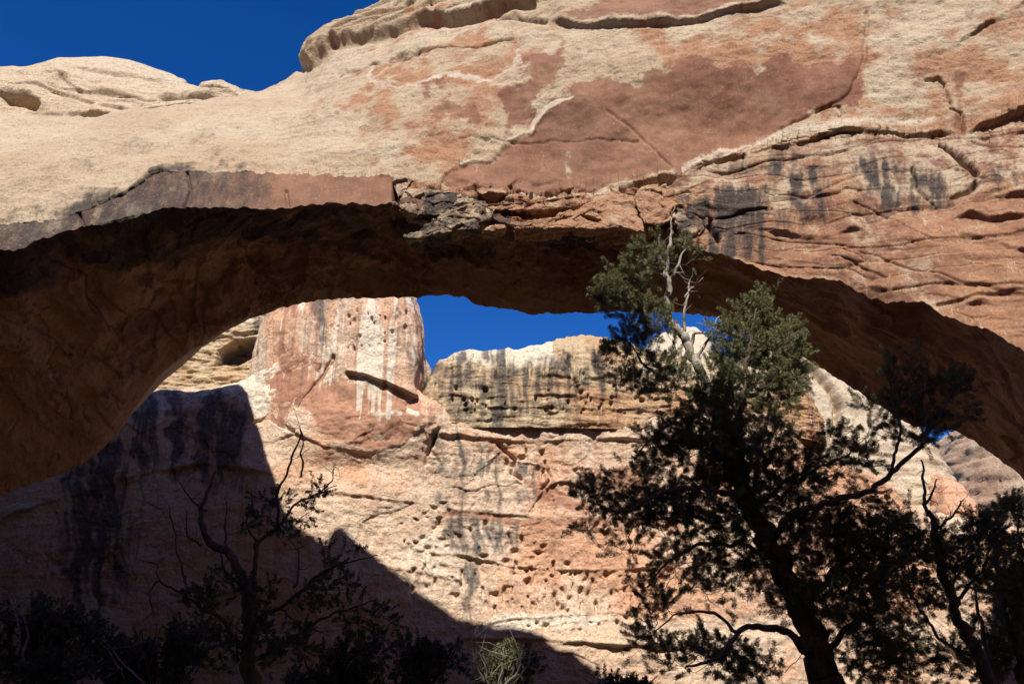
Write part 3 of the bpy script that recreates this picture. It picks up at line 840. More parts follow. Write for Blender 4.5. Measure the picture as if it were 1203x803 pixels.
def build_wall():
    xs = np.concatenate([np.linspace(-95, -52, 60), np.arange(-51.9, 45, .088), np.linspace(45.1, 110, 260)])
    Y0 = lambda x: 75.0 + .22 * np.maximum(0, x - 22) + .16 * np.maximum(0, -30 - x) * 0 - 1.3 * np.exp(-((x + 18) / 7.5) ** 2)
    tp = topf([(-300, 470), (100, 450), (170, 442), (190, 438), (250, 433), (300, 421), (330, 412), (345, 412), (415, 438), (470, 457), (488, 463), (500, 482), (530, 487), (560, 482), (900, 482), (960, 520),
               (1030, 548), (1060, 556), (1110, 590), (1203, 600), (1600, 600)], 76.0)
    rnd = lambda x: np.interp(x, [-60, -34, -26, -22, -20, 30, 50], [5, 5, 4, 1.0, .35, .35, 2.0])

    def disp(P, px, py):
        w = 2.5 * fbm(P, .35, 3)
        qx, qy = px + w, py + w
        d = .8 * fbm(P, .06, 3, off=2) + .24 * fbm(P, .3, 4, .55, 8) + .05 * fbm(P, (.25, .25, 1.6), 4, .6, 15) + .07 * fbm(P, 1.6, 3, off=3)
        cw = P + 1.2 * np.stack([pnoise(P * .3), 0 * px, pnoise(P * .3 + 9)], -1)
        d += .16 * (cells(cw, (.16, .1, .22), 5)[0] - .5) + .10 * (cells(cw, (.5, .3, .6), 15)[0] - .5)
        # the bulging red buttress below the tower, scooped underneath
        d += 1.0 * np.exp(-((px - 425) / 70) ** 2 - ((py - 490) / 35) ** 2) - .9 * np.exp(-((px - 420) / 60) ** 2 - ((py - 548) / 14) ** 2)
        d += 1.3 * np.exp(-((px - 502) / 26) ** 2 - ((py - 500) / 30) ** 2)
        d += ledge(qx, qy, [(300, 525), (350, 512), (385, 528), (430, 533), (470, 526), (498, 505), (520, 498)], .35, 14)
        for pts, h, u in (([(495, 515), (540, 512), (580, 517), (640, 517), (700, 514), (760, 514), (830, 512), (900, 515)], .5, 14),
                          ([(505, 593), (540, 600), (590, 604), (640, 606), (720, 608), (800, 606), (900, 604)], .35, 8),
                          ([(380, 580), (430, 585), (470, 590), (510, 594)], .4, 16),
                          ([(540, 752), (640, 752), (700, 757), (780, 760), (880, 765)], .7, 16),
                          ([(560, 738), (600, 728), (660, 722), (720, 720), (800, 728)], .3, 10),
                          ([(480, 648), (540, 652), (600, 664), (700, 670), (790, 668)], .35, 10),
                          ([(430, 665), (480, 672), (560, 684)], .3, 8), ([(600, 630), (640, 622), (680, 625)], .3, 8), ([(-80, 640), (150, 560), (240, 545), (330, 560)], .7, 20)):
            d += ledge(qx, qy, pts, h, u)
        d += crack(qx, qy, [(412, 440), (440, 446), (472, 459)], 1.5, .7)
        d += crack(qx, qy, [(391, 420), (378, 440), (360, 465), (352, 480)], 1.8, .9)
        d += crack(qx, qy, [(299, 497), (318, 492), (332, 500), (349, 510)], 1.5, .7)
        d += crack(qx, qy, [(515, 508), (508, 520), (503, 533), (499, 545)], 2.0, .45)
        d += crack(qx, qy, [(508, 522), (512, 512)], 3, .7)
        d += crack(qx, qy, [(586, 522), (605, 538), (600, 552), (612, 560)], 2.0, .6) + crack(qx, qy, [(640, 540), (646, 560), (636, 572)], 1.4, .5)
        # shallow vertical ribs of spalled rock
        sp = fbm(P, (.8, .4, .18), 3, .6, 51)
        d += .22 * sst(505, 520, py) * (1 - sst(600, 615, py)) * sst(500, 540, px) * np.where(sp > .15, 1, 0) * 0 + .10 * sp
        hxw, hyw = px + 2.2 * fbm(P, 1.1, 3, .6, 71), py + 2.2 * fbm(P, 1.1, 3, .6, 81)
        for hx, hy, hw, hh, hd in HOLES:
            m = (np.abs(px - hx) < 3.5 * hw + 3) & (np.abs(py - hy) < 4.5 * hh + 3)
            if m.any():
                yy = hyw[m] - hy
                q = ((hxw[m] - hx) / hw) ** 2 + np.where(yy > 0, yy / (2.4 * hh), yy / (.8 * hh)) ** 2
                d[m] -= hd * .6 * np.exp(-q ** 1.5)
        c, ti, e = cells(P + .6 * np.stack([pnoise(P * .5), 0 * px, pnoise(P * .5 + 9)], -1), (.28, .1, .5))
        d += .35 * (c - .5) * sst(500, 520, py) * (1 - sst(590, 610, py)) * sst(510, 560, px)
        return d

    def colour(a, P, px, py):
        n = fbm(P, .12, 4, off=77)
        w = 8 * fbm(P, .25, 3, off=4)
        qx, qy = px + w, py + w
        red = .22 + .75 * n
        red += .35 * sst(290, 330, px) * (1 - sst(500, 530, px)) * (1 - sst(560, 620, py))
        red += .35 * sst(500, 540, px) * sst(505, 520, qy) * (1 - sst(560, 620, py)) - .35 * np.exp(-((px - 545) / 50) ** 2 - ((py - 560) / 45) ** 2)
        red += .35 * sst(560, 640, px) * sst(600, 640, py) * (1 - sst(715, 735, py))
        red -= .6 * np.exp(-((py - 742) / 9) ** 2)
        red = np.where(px < 320, np.where(py < 470, -.2, red), red)
        a['red'] = red
        v = np.clip(sdpoly(qx, qy, [(318, 420), (345, 412), (415, 440), (470, 458), (492, 470), (500, 500), (480, 522), (430, 530), (392, 524), (376, 505), (350, 470), (330, 480), (318, 470)]) / 14, -1, 1) - .12
        v = np.maximum(v, np.clip(sdpoly(qx, qy, [(700, 548), (760, 540), (775, 560), (755, 585), (720, 580)]) / 10, -1, .6) - .1)
        v = np.maximum(v, np.clip(sdpoly(qx, qy, [(510, 596), (600, 604), (720, 608), (800, 606), (800, 618), (700, 622), (600, 614), (520, 606)]) / 8, -1, .6) - .15)
        v = np.maximum(v, np.clip(sdpoly(qx, qy, [(630, 560), (700, 590), (690, 605), (640, 590), (600, 560)]) / 14, -1, .5) - .3)
        a['varn'] = v
        a['bleach_lit'] = np.maximum.reduce([-1 + 0 * px, np.clip(sdpoly(qx, qy, [(120, 445), (250, 430), (330, 412), (320, 470), (316, 500), (250, 450), (200, 445)]) / 18, -1, .4),
                                         np.clip(sdpoly(qx, qy, [(545, 745), (590, 722), (650, 718), (720, 722), (700, 735), (600, 740)]) / 12, -1, .3),
                                         np.clip(sdpoly(qx, qy, [(400, 640), (560, 600), (640, 640), (520, 700)]) / 60, -1, .3) - .25,
                                         .5 - seg_dist(qx, qy, [(440, 490), (470, 480), (490, 492)]) / 7])
        b = box_black(qx, qy, ((533, 605, 562, 640, .1), (560, 608, 600, 632, -.15), (520, 510, 555, 590, -.28), (565, 520, 590, 590, -.3), (548, 655, 562, 720, -.22), (615, 540, 630, 580, -.25),
                                (160, 450, 180, 560, .1), (200, 455, 212, 545, .25), (236, 460, 262, 545, .3), (272, 480, 286, 560, .2), (95, 520, 135, 680, .3)), -1 + 0 * px)
        a['black'] = np.maximum(b, .2 - seg_dist(qx, qy, [(388, 527), (430, 533), (470, 528)]) / 5)
        a['runs'] = .55 + .35 * sst(560, 480, py)
    o = wall_loft('canyon_wall', xs, Y0, -7.0, tp, rnd, M_WALL, .088, disp, colour)
    tag(o, 'pink and tan canyon wall framed by the arch, half under its shadow', 'cliff', kind='structure')


build_wall()


def build_tower():
    tp = topf([(250, 380), (300, 350), (335, 315), (380, 300), (440, 296), (470, 302), (489, 320), (500, 340)], 78)
    X = lambda p, y=400: float(at(p, y, 74.5)[0])

    def disp(P, px, py):
        w = 2 * fbm(P, .4, 3)
        qx, qy = px + w, py + w
        d = .45 * fbm(P, .1, 3, off=31) + .2 * fbm(P, .5, 4, off=7) + .16 * fbm(P, (.9, .9, .12), 3, .6, 13)
        for k in range(30):
            r = np.random.default_rng(k)
            hx, hy, hw = r.uniform(385, 482), r.uniform(356, 412), r.uniform(.9, 2.6)
            hh = hw * r.uniform(1, 3.2)
            m = (np.abs(px - hx) < 3 * hw) & (np.abs(py - hy) < 3 * hh)
            d[m] -= r.uniform(.12, .5) * np.exp(-(((px[m] - hx) / hw) ** 2 + ((py[m] - hy) / hh) ** 2) ** 2)
        d += ledge(qx, qy, [(405, 438), (430, 443), (455, 451), (474, 461), (490, 470)], .9, 16, 1.7, 8)
        d += .12 * np.exp(-((px - 430) / 60) ** 2 - ((py - 492) / 26) ** 2)
        d += ledge(qx, qy, [(330, 520), (360, 512), (385, 524), (430, 530), (470, 524), (495, 508)], .3, 14)
        d += crack(qx, qy, [(391, 420), (378, 440), (360, 465), (352, 480)], 1.8, .8)
        d += crack(qx, qy, [(391, 418), (378, 440)], 1.8, .6)
        return d

    def colour(a, P, px, py):
        a['red'] = .4 + .5 * fbm(P, .15, 3) + .3 * sst(400, 330, px)
        a['runs'] = 1.0 + 0 * px
        a['red'] = a['red'] - .8 * sst(322, 300, px + 5 * fbm(P, .3, 3))
        w = 7 * fbm(P, .25, 3, off=4)
        foot = sdpoly(px + w, py + w, [(312, 440), (345, 425), (380, 445), (415, 446), (470, 462), (492, 472), (500, 500), (480, 522), (430, 531), (392, 524), (372, 500), (350, 480), (318, 500)])
        a['varn'] = np.maximum(.10 - np.abs(px - 345) / 80 + .9 * fbm(P, (.8, .8, .05), 3, .6, 3) - 1.2 * sst(322, 302, px + w), np.clip(foot / 18, -1, .5) - .1 + .5 * fbm(P, .4, 4, .6, 9))
        a['black'] = box_black(px, py, ((371, 345, 384, 400, -.05), (475, 380, 490, 430, -.3)), -1 + 0 * px)
        a['black'] = np.maximum(a['black'], -.62 + 1.15 * fbm(P, (1.3, 1.3, .04), 3, .6, 41) - .8 * sst(450, 500, py) - .5 * sst(330, 310, px))
        a['bleach_lit'] = np.maximum(-.05 - np.abs(px - 430) / 160 + 1.4 * fbm(P, (1.2, 1.2, .04), 3, .6, 23) - .5 * sst(440, 470, py), .3 - seg_dist(px + w, py + w, [(440, 494), (465, 484), (488, 490)]) / 7)
        a['black'] = np.maximum(a['black'], .1 - seg_dist(px + w * .4, py + w * .4, [(385, 526), (430, 532), (470, 526)]) / 4)
    plan = [(X(262), 84), (X(284), 77.8), (X(325), 74.6), (X(420), 73.7), (X(484), 73.8), (X(494), 75.5), (X(494), 84), (X(400), 89), (X(300), 88)]
    o = rock_mass('rock_tower', plan, 18.3, tp, [(0, .26), (.06, .16), (.15, .05), (.25, 0), (.6, 0), (.76, .08), (.87, .22), (.95, .47), (.985, .8), (1, 1)], M_WALL, .09, disp, colour, 330)
    tag(o, 'streaked reddish tower of rock left of the blue gap under the arch', 'rock tower')


build_tower()


def build_butte():
    tp = topf([(470, 470), (494, 447), (503, 432), (516, 414), (535, 406), (560, 402), (600, 402), (640, 396), (690, 389), (730, 391), (770, 402), (850, 412), (940, 430), (1000, 470)], 79.0)
    X = lambda p, y=440: float(at(p, y, 76)[0])

    def disp(P, px, py):
        w = 2 * fbm(P, .4, 3)
        qx, qy = px + w, py + w
        d = .6 * fbm(P, .09, 3, off=12) + .22 * fbm(P, .5, 4, off=9) + .16 * fbm(P, (.3, .3, 2.0), 4, .6, 19) + .2 * fbm(P, (1.0, 1.0, .15), 3, .6, 5)
        d += ledge(qx, qy, [(520, 440), (560, 436), (620, 440), (700, 446), (800, 448)], .35, 14)
        d += ledge(qx, qy, [(500, 462), (560, 466), (640, 463), (720, 468), (820, 470)], .3, 10)
        d += ledge(qx, qy, [(540, 476), (600, 478), (700, 480), (800, 482), (900, 484)], .3, 8)
        for k in range(80):
            r = np.random.default_rng(100 + k)
            hx, hy = r.uniform(530, 770), r.choice([424, 432, 441, 456, 468, 475, 481]) + r.normal(0, 2)
            hw, hh = r.uniform(.8, 2.2), r.uniform(1.4, 11 if hy < 445 else 3.5)
            m = (np.abs(px - hx) < 3 * hw) & (np.abs(py - hy) < 3 * hh)
            d[m] -= r.uniform(.2, .7) * np.exp(-(((px[m] - hx) / hw) ** 2 + ((py[m] - hy) / hh) ** 2) ** 2)
        d -= 1.6 * np.exp(-((px - 503) / 10) ** 2) * sst(468, 486, py)
        d += crack(qx, qy, [(664, 418), (672, 440), (682, 470)], 2.0, .6) + crack(qx, qy, [(700, 412), (703, 440)], 2.0, .5)
        return d

    def colour(a, P, px, py):
        a['red'] = .30 + .45 * sst(600, 720, px) * sst(440, 470, py) + .5 * fbm(P, .2, 3, off=8) + .25 * np.exp(-((px - 720) / 40) ** 2 - ((py - 405) / 14) ** 2)
        a['runs'] = .9 * sst(415, 440, py)
        a['black'] = box_black(px, py, ((512, 425, 640, 450, .08), (500, 440, 560, 490, -.08), (575, 412, 592, 520, .18), (600, 415, 625, 490, -.1), (640, 418, 668, 480, -.05), (690, 410, 705, 450, 0), (530, 415, 560, 440, -.05)), -1 + 0 * px, 10)
        a['bleach_lit'] = np.where(px < 650, .45 - np.maximum(0, py - 418) / 25, -1)
    plan = [(X(496), 77.4), (X(505), 75.5), (X(545), 75.1), (X(640), 75.2), (X(760), 75.9), (X(900), 77.5), (X(1000), 81), (X(1000), 92), (X(760), 96), (X(520), 93), (X(497), 86)]
    o = rock_mass('rock_butte', plan, 23.3, tp, [(0, .05), (.08, .03), (.2, .005), (.45, 0), (.62, .05), (.78, .16), (.9, .36), (.96, .58), (.99, .8), (1, 1)], M_CAP, .09, disp, colour, 200)
    tag(o, 'flat topped butte with black water streaks capping the canyon wall', 'butte')


build_butte()


def plain_disp(amp, strat, seed):
    return lambda P, px, py: amp * fbm(P, .06, 3, off=seed) + .3 * fbm(P, .3, 4, off=seed + 3) + strat * fbm(P, (.12, .12, .9), 4, .6, seed + 7)


def plain_col(red, runs=.3, bleach_lit=-.1, black=-1.0):
    def f(a, P, px, py):
        a['red'] = red + .4 * fbm(P, .1, 3, off=60)
        a['runs'] += runs
        a['bleach_lit'] = bleach_lit + 0 * px
        a['black'] = black + 0 * px
    return f


def simple_mass(name, pxs, Y, depth, zb, toptab, mat, step, disp, col, prof, nz, label, cat):
    tp = topf(toptab, Y + depth * .3)
    X = lambda p: float(at(p, 450, Y + depth * .3)[0])
    x0, x1 = X(pxs[0]), X(pxs[1])
    w = x1 - x0
    plan = [(x0, Y + depth * .35), (x0 + .08 * w, Y + .08 * depth), (x0 + .3 * w, Y), (x0 + .7 * w, Y), (x1 - .08 * w, Y + .08 * depth), (x1, Y + depth * .35), (x1 - .1 * w, Y + depth), (x0 + .1 * w, Y + depth)]
    o = rock_mass(name, plan, zb, tp, prof, mat, step, disp, col, nz)
    tag(o, label, cat)
    return o


RP = [(0, 0), (.4, .01), (.6, .05), (.76, .16), (.88, .34), (.95, .56), (.985, .78), (1, 1)]
SP_ = [(0, .1), (.3, 0), (.6, .08), (.8, .2), (.93, .5), (1, 1)]
simple_mass('boulder', (468, 508), 79, 6, 24.5, [(466, 440), (476, 424), (488, 415), (497, 413), (504, 422), (512, 442)], M_CAP, .09,
            lambda P, px, py: .3 * fbm(P, .4, 4, off=3) + .25 * fbm(P, (.9, .9, .3), 3, .6, 8), plain_col(.35, .6), SP_, 60,
            'small tan rock wedged between the reddish tower and the flat topped butte', 'boulder')


# --- ledge with a dark alcove, above the bench at the left
def build_alcove():
    xs = np.arange(float(at(120, 420, 84)[0]), float(at(345, 420, 84)[0]), .1)

    def disp(P, px, py):
        w = 2 * fbm(P, .4, 3)
        qx, qy = px + w, py + w
        d = .5 * fbm(P, .12, 3, off=4) + .35 * fbm(P, (.3, .3, 1.3), 4, .6, 14) + .2 * fbm(P, .8, 3, off=5)
        s = sdpoly(qx, qy, [(250, 430), (256, 412), (275, 398), (298, 394), (312, 404), (316, 414), (300, 420), (280, 430)])
        d -= 2.2 * sst(-1, 8, s)
        d += ledge(qx, qy, [(190, 427), (230, 424), (255, 424)], .5, 10) + ledge(qx, qy, [(225, 405), (260, 394), (300, 390), (330, 398)], .6, 14)
        return d

    def col(a, P, px, py):
        a['red'] = .35 + .4 * fbm(P, .25, 3)
        a['black'] = np.maximum(np.clip(sdpoly(px, py, [(252, 428), (258, 412), (276, 400), (298, 396), (308, 404), (300, 412), (280, 428)]) / 6, -1, .5) + .1, box_black(px, py, ((296, 368, 312, 382, -.2),), -1 + 0 * px))  # alcove's inner shade painted black into its hollow
        a['bleach_lit'] = .2 - np.abs(py - 378) / 25
        a['runs'] += .3
    o = wall_loft('rock_ledge', xs, lambda x: 83.0 + 0 * x, 22.0, topf([(100, 420), (190, 400), (230, 385), (270, 365), (300, 352), (345, 340)], 86), lambda x: 2.0 + 0 * x, M_CAP, .1, disp, col, 10)
    tag(o, 'broken yellowish rock ledge with a dark alcove above the pale bench', 'rock ledge')


build_alcove()

simple_mass('rock_dome', (742, 852), 112, 26, 30, [(738, 430), (745, 400), (765, 388), (790, 381), (815, 377), (832, 380), (845, 388), (856, 420)], M_WHITE, .16,
            plain_disp(.8, .2, 5), plain_col(-.2, .1, .3), RP, 120, 'smooth white dome showing behind the tall pine below the arch', 'rock dome')


def crease(P, px, py):
    d = plain_disp(1.0, .35, 9)(P, px, py)
    w = 3 * fbm(P, .2, 3)
    d += crack(px + w, py + w, [(925, 415), (950, 430), (975, 458), (985, 480), (980, 510)], 5, 2.2)
    d += ledge(px + w, py + w, [(860, 500), (920, 508), (990, 520), (1060, 540)], 1.0, 25)
    return d


simple_mass('rock_dome', (845, 1105), 100, 34, 12, [(840, 420), (860, 392), (890, 372), (930, 372), (960, 392), (1000, 424), (1050, 470), (1080, 496), (1095, 512), (1112, 560)], M_WHITE, .16,
            crease, plain_col(.0, .2, .1), RP, 190, 'cream rounded slope with a dark crease right of the pine crown', 'rock dome')
simple_mass('rock_tower', (1048, 1112), 96, 20, 4, [(1045, 600), (1055, 556), (1070, 544), (1090, 540), (1105, 552), (1114, 600)], M_WALL, .16,
            plain_disp(.7, .3, 15), plain_col(.6, 1.0, -.5), SP_, 150, 'pinkish streaked cliff stub beside the pale slope at far right', 'rock tower')
simple_mass('rock_slope', (1085, 1420), 118, 60, 2, [(1070, 540), (1100, 512), (1112, 502), (1125, 489), (1140, 476), (1180, 455), (1300, 440), (1430, 430)], M_WHITE, .2,
            lambda P, px, py: 1.2 * fbm(P, .05, 3, off=71) + .9 * fbm(P, (.06, .06, .5), 4, .6, 3), plain_col(.62, .1, -.35), RP, 160,
            'layered pale slope under the right end of the arch', 'rock slope')

# --- cliff at the viewer's back, which keeps the trees in shade
def build_back_cliff():
    xs = np.concatenate([np.linspace(-320, -71, 60), np.arange(-70, -3, .5), np.arange(-3, 3, .06), np.arange(3, 70, .5), np.linspace(71, 320, 60)])
    top = lambda x: pchip([-70, -3, -1.75, -1.6, -.95, -.8, .2, 1.2, 3.8, 4.6, 6, 10, 70], [38, 36, 36, 24.4, 24.4, 34, 33.0, 31.4, 31.2, 33.4, 35.5, 38, 40], x)  # unseen rim and notch shaped for the trees' shade line and shrub's sunlight
    o = wall_loft('cliff', xs, lambda x: 31.0 + 0 * x, -3.0, top, lambda x: 1.0 + 0 * x, M_WALL, .5,
                  lambda P, px, py: .5 * fbm(P, .15, 3), lambda a, P, px, py: a.__setitem__('red', .5 + 0 * px), 20, .0)
    o.location = (0, 0, 0)
    o.rotation_euler = (0, 0, 0)
    me = o.data
    n = len(me.vertices)
    v = np.zeros(n * 3, np.float32)
    me.vertices.foreach_get('co', v)
    v = v.reshape(-1, 3)
    v[:, 1] = 20 - v[:, 1]                                # face the arch: wall front at y = -11
    me.vertices.foreach_set('co', v.ravel())
    me.flip_normals()
    me.update()
    tag(o, 'red cliff standing behind the viewer and shading the trees', 'cliff', kind='structure')


build_back_cliff()
o = rock_mass('cliff', [(-320, -55), (-280, -48), (280, -48), (320, -55), (320, -100), (280, -110), (-280, -110), (-320, -100)], -5.0, lambda x: 70 + 5 * np.sin(x * .05), RP, M_WALL, 2.5,
              plain_disp(2.0, 1.0, 45), plain_col(.4, .4, -.2), 60)  # added out of view to cut the sky fill in shaded rock
tag(o, 'unseen rock wall added behind the viewer to block skylight', 'cliff', kind='structure')
for x0, x1, lab in ((-190, -41, 'cliff carrying the left foot of the arch, beyond the frame'), (40, 190, 'cliff carrying the right foot of the arch, beyond the frame')):
    o = rock_mass('cliff', [(x0, 36), (x0 + 6, 30), (x1 - 6, 30), (x1, 36), (x1, 52), (x1 - 8, 58), (x0 + 8, 58), (x0, 52)], -5.0, lambda x: 52 + 0 * x, RP, M_ARCH, 1.0,
                  plain_disp(1.0, .4, 41), plain_col(.2, .2, -.2), 60)
    tag(o, lab, 'cliff', kind='structure')
#TREES

# ---------------------------------------------------------------- trees and shrubs
def bark_material(name, c1, c2, scale):
    t = NT(name)
    P = t.coords((1, 1, .35))
    n = t.noise(P, scale, 6, .65, .4)
    n2 = t.noise(P, scale * 4, 4, .6)
    col = t.mix(t.ss(n, .38, .62), c1, c2)
    col = t.mix(t.math('MULTIPLY', t.ss(n2, .5, .7), .5), col, tuple(c * .4 for c in c1))
    t.set(t.b.inputs['Base Color'], col)
    t.b.inputs['Roughness'].default_value = .92
    t.b.inputs['Specular IOR Level'].default_value = .1
    bp = t.n('ShaderNodeBump')
    t.set(bp.inputs['Height'], t.math('ADD', n, t.math('MULTIPLY', n2, .4)))
    bp.inputs['Distance'].default_value = .015
    t.set(t.b.inputs['Normal'], bp.outputs[0])
    return t.m


def leaf_material(name, c1, c2, c3):
    t = NT(name)
    P = t.coords()
    n = t.noise(P, 2.2, 4)
    n2 = t.noise(P, 14, 3)
    col = t.mix(t.ss(n, .35, .65), c1, c2)
    col = t.mix(t.math('MULTIPLY', t.ss(n2, .45, .7), .7), col, c3)
    t.set(t.b.inputs['Base Color'], col)
    t.b.inputs['Roughness'].default_value = .55
    t.b.inputs['Specular IOR Level'].default_value = .25
    return t.m


M_BARK = bark_material('pine_bark', (.085, .06, .045), (.14, .105, .08), 9)
M_DEAD = bark_material('weathered_dead_wood', (.24, .205, .175), (.33, .29, .25), 14)
M_NEEDLE = leaf_material('pine_needles', (.15, .155, .06), (.195, .19, .088), (.09, .098, .04))
M_JUNI = leaf_material('juniper_sprays', (.06, .075, .03), (.085, .095, .045), (.05, .055, .025))
M_BRUSH = leaf_material('brush_leaves', (.075, .085, .045), (.11, .11, .06), (.05, .055, .03))


class Wood:
    def __init__(s):
        s.V, s.F, s.n = [], [], 0

    def tube(s, pts, rad, k=5):
        pts, rad = np.asarray(pts, float), np.asarray(rad, float)
        m = len(pts)
        tn = np.gradient(pts, axis=0)
        tn /= np.linalg.norm(tn, axis=1, keepdims=True) + 1e-9
        ref = np.array([.31, .83, .46])
        a = np.cross(tn, ref)
        a /= np.linalg.norm(a, axis=1, keepdims=True) + 1e-9
        b = np.cross(tn, a)
        th = np.arange(k) * 2 * math.pi / k
        ring = pts[:, None] + rad[:, None, None] * (np.cos(th)[None, :, None] * a[:, None] + np.sin(th)[None, :, None] * b[:, None])
        s.V.append(ring.reshape(-1, 3))
        s.F.append(grid_faces(m, k, False, True) + s.n)
        s.n += m * k

    def build(s, name, mat, parent):
        return mesh_np(name, np.concatenate(s.V), np.concatenate(s.F), mat, parent)


def spline(pts, n):
    pts = np.asarray(pts, float)
    q = np.linspace(0, len(pts) - 1, n)
    ks = np.arange(len(pts))
    if len(pts) == 2:
        return pts[0] + (pts[1] - pts[0]) * np.linspace(0, 1, n)[:, None]
    return np.stack([pchip(ks, pts[:, k], q) for k in range(pts.shape[1])], -1)


def needles(T, D, L, rng, per, nl, nw, open_):
    """T base, D direction of each tuft -> triangles"""
    n = len(T)
    D = D / (np.linalg.norm(D, axis=1, keepdims=True) + 1e-9)
    T, D, L = np.repeat(T, per, 0), np.repeat(D, per, 0), np.repeat(L, per)
    m = n * per
    r = rng.normal(size=(m, 3))
    r -= (r * D).sum(1, keepdims=True) * D
    r /= np.linalg.norm(r, axis=1, keepdims=True) + 1e-9
    f = rng.uniform(0, 1, m) ** .8
    p = T + D * (f * L)[:, None]
    dr = D * (1 - open_ + .55 * f[:, None]) + r * open_ + rng.normal(scale=.12, size=(m, 3))
    dr /= np.linalg.norm(dr, axis=1, keepdims=True)
    ln = nl * rng.uniform(.7, 1.2, m)
    s = np.cross(dr, rng.normal(size=(m, 3)))
    s /= np.linalg.norm(s, axis=1, keepdims=True) + 1e-9
    w = (nw * .5 * rng.uniform(.7, 1.2, m))[:, None]
    tip = p + dr * ln[:, None]
    mid = p + dr * (ln * .55)[:, None]
    V = np.stack([p - s * w * .5, mid - s * w, tip, mid + s * w], 1)   # slim rhomb
    F = np.arange(m * 4).reshape(m, 4)
    return V.reshape(-1, 3), F


def plant(name, label, cat, Y, limbs, blobs, seed, leaf, bark=None, dead=(), bare=(), tl=.13, per=60, nl=.042, nw=.006, open_=.8, dens=1.0,
          spread=1.0, up=.5, group=None, jit=1.0, tufts=(4, 8), trunk_name='trunk', crown_name='crown', dead_name='dead_limb', droop=0.0, thick=.82):
    """limbs: [(points [(px, py, dY, r_px)], ...)], blobs: [(px, py, rx, ry, density)]"""
    rng = np.random.default_rng(seed)
    sc = Y / FPX * 1.03
    wood, grey = Wood(), Wood()
    pool, poolr = [], []
    base = None

    def limb(w, pts, k, keep=True, n=None, th=1.0):
        a = np.array([list(at(x, y, Y + dy)) + [r * sc * thick * th] for x, y, dy, r in pts])
        n = n or max(14, len(pts) * 9)
        q = spline(a, n)
        amp = np.minimum(.02 + q[:, 3] * .5, .07)[:, None] * jit
        q[1:-1, :3] += (np.stack([pnoise(q[:, :3] * 3.1 + 9 * i + seed) + .5 * pnoise(q[:, :3] * 8.3 + 5 * i + seed) for i in range(3)], -1) * amp * 1.8)[1:-1]
        rr = q[:, 3] * (1 + .18 * pnoise(q[:, :3] * 7 + seed))
        w.tube(q[:, :3], np.maximum(rr, .003), k)
        if keep:
            pool.append(q[:, :3])
            poolr.append(q[:, 3])
        return q
    for pts in limbs:
        q = limb(wood, pts, 10, th=.92 if base is None else .58)
        if base is None:
            base = q[0, :3].copy()
    for pts in dead:
        limb(grey, pts, 7)
    for pts in bare:                                   # bare dead limb with spiky side twigs
        q = limb(grey if dead else wood, pts, 6, False)
        for j in range(rng.integers(4, 9)):
            i = rng.integers(len(q) // 4, len(q) - 1)
            d = rng.normal(size=3) + np.array([0, 0, .4])
            d /= np.linalg.norm(d)
            l = rng.uniform(.12, .35)
            e = [q[i, :3], q[i, :3] + d * l * .5 + rng.normal(scale=.02, size=3), q[i, :3] + d * l + rng.normal(scale=.03, size=3)]
            (grey if dead else wood).tube(e, [max(.004, q[i, 3] * .45), .004, .002], 4)
    pool, poolr = np.concatenate(pool), np.concatenate(poolr)
    ends = []
    for bx, by, rx, ry, de in blobs:
        n = max(3, int(rx * ry * .0172 * de * dens))
        k = rng.normal(size=(n, 3))
        k /= np.linalg.norm(k, axis=1, keepdims=True)
        k *= rng.uniform(0.15, 1, (n, 1)) ** .45
        dz = rx * sc * spread * k[:, 1]
        off = rng.normal(scale=.12, size=1)
        ends.append(at(bx + rx * k[:, 0], by + ry * k[:, 2], Y + dz + off))
    ends = np.concatenate(ends)
    d0 = np.min(np.linalg.norm(ends[:, None] - pool[None, ::3], axis=-1), 1)
    T, D = [], []
    for i in np.argsort(d0):
        e = ends[i]
        v = e - pool
        dist = np.linalg.norm(v, axis=1)
        cost = dist + .5 * np.maximum(0, pool[:, 2] - e[2])
        j = int(np.argmin(cost))
        p, l = pool[j], dist[j]
        if l < .03:
            continue
        bend = np.array([0, 0, -.16 * l + droop * l]) + rng.normal(scale=.10 * l, size=3)
        kk = 6 if l > .3 else 4
        f = np.linspace(0, 1, kk)[:, None]
        q = p + (e - p) * f + bend * (4 * f * (1 - f)) + rng.normal(scale=.012, size=(kk, 3)) * (f > 0) * (f < 1)
        r0 = min(max(.005, .014 * l), max(poolr[j] * .8, .005))
        wood.tube(q, np.linspace(r0, .0035, kk), 4)
        pool = np.concatenate([pool, q[1:]])
        poolr = np.concatenate([poolr, np.linspace(r0, .0035, kk)[1:]])
        od = (e - p) / l
        m = rng.integers(*tufts)
        for _ in range(m):
            dd = od * .9 + np.array([0, 0, up]) + rng.normal(scale=.6, size=3)
            dd /= np.linalg.norm(dd)
            bp = q[-1 - rng.integers(0, 2)] + rng.normal(scale=.018, size=3)
            b2 = bp + dd * rng.uniform(.03, .13) * (tl / .13)
            wood.tube([bp, b2, b2 + dd * tl], [.003, .0025, .0015], 3)
            T.append(b2)
            D.append(dd)
    T, D = np.array(T), np.array(D)
    root = empty(name, base)
    L = tl * rng.uniform(.7, 1.25, len(T))
    V, F = needles(T, D, L, rng, per, nl, nw, open_)
    objs = [wood.build(trunk_name, bark or M_BARK, root), mesh_np(crown_name, V, F, leaf, root, smooth=False)]
    if grey.n:
        objs.append(grey.build(dead_name, M_DEAD, root))
    bpy.context.view_layer.update()
    for o in objs:                                     # children keep their place under the moved root
        o.matrix_parent_inverse = root.matrix_world.inverted()
    tag(root, label, cat, group)
    return root


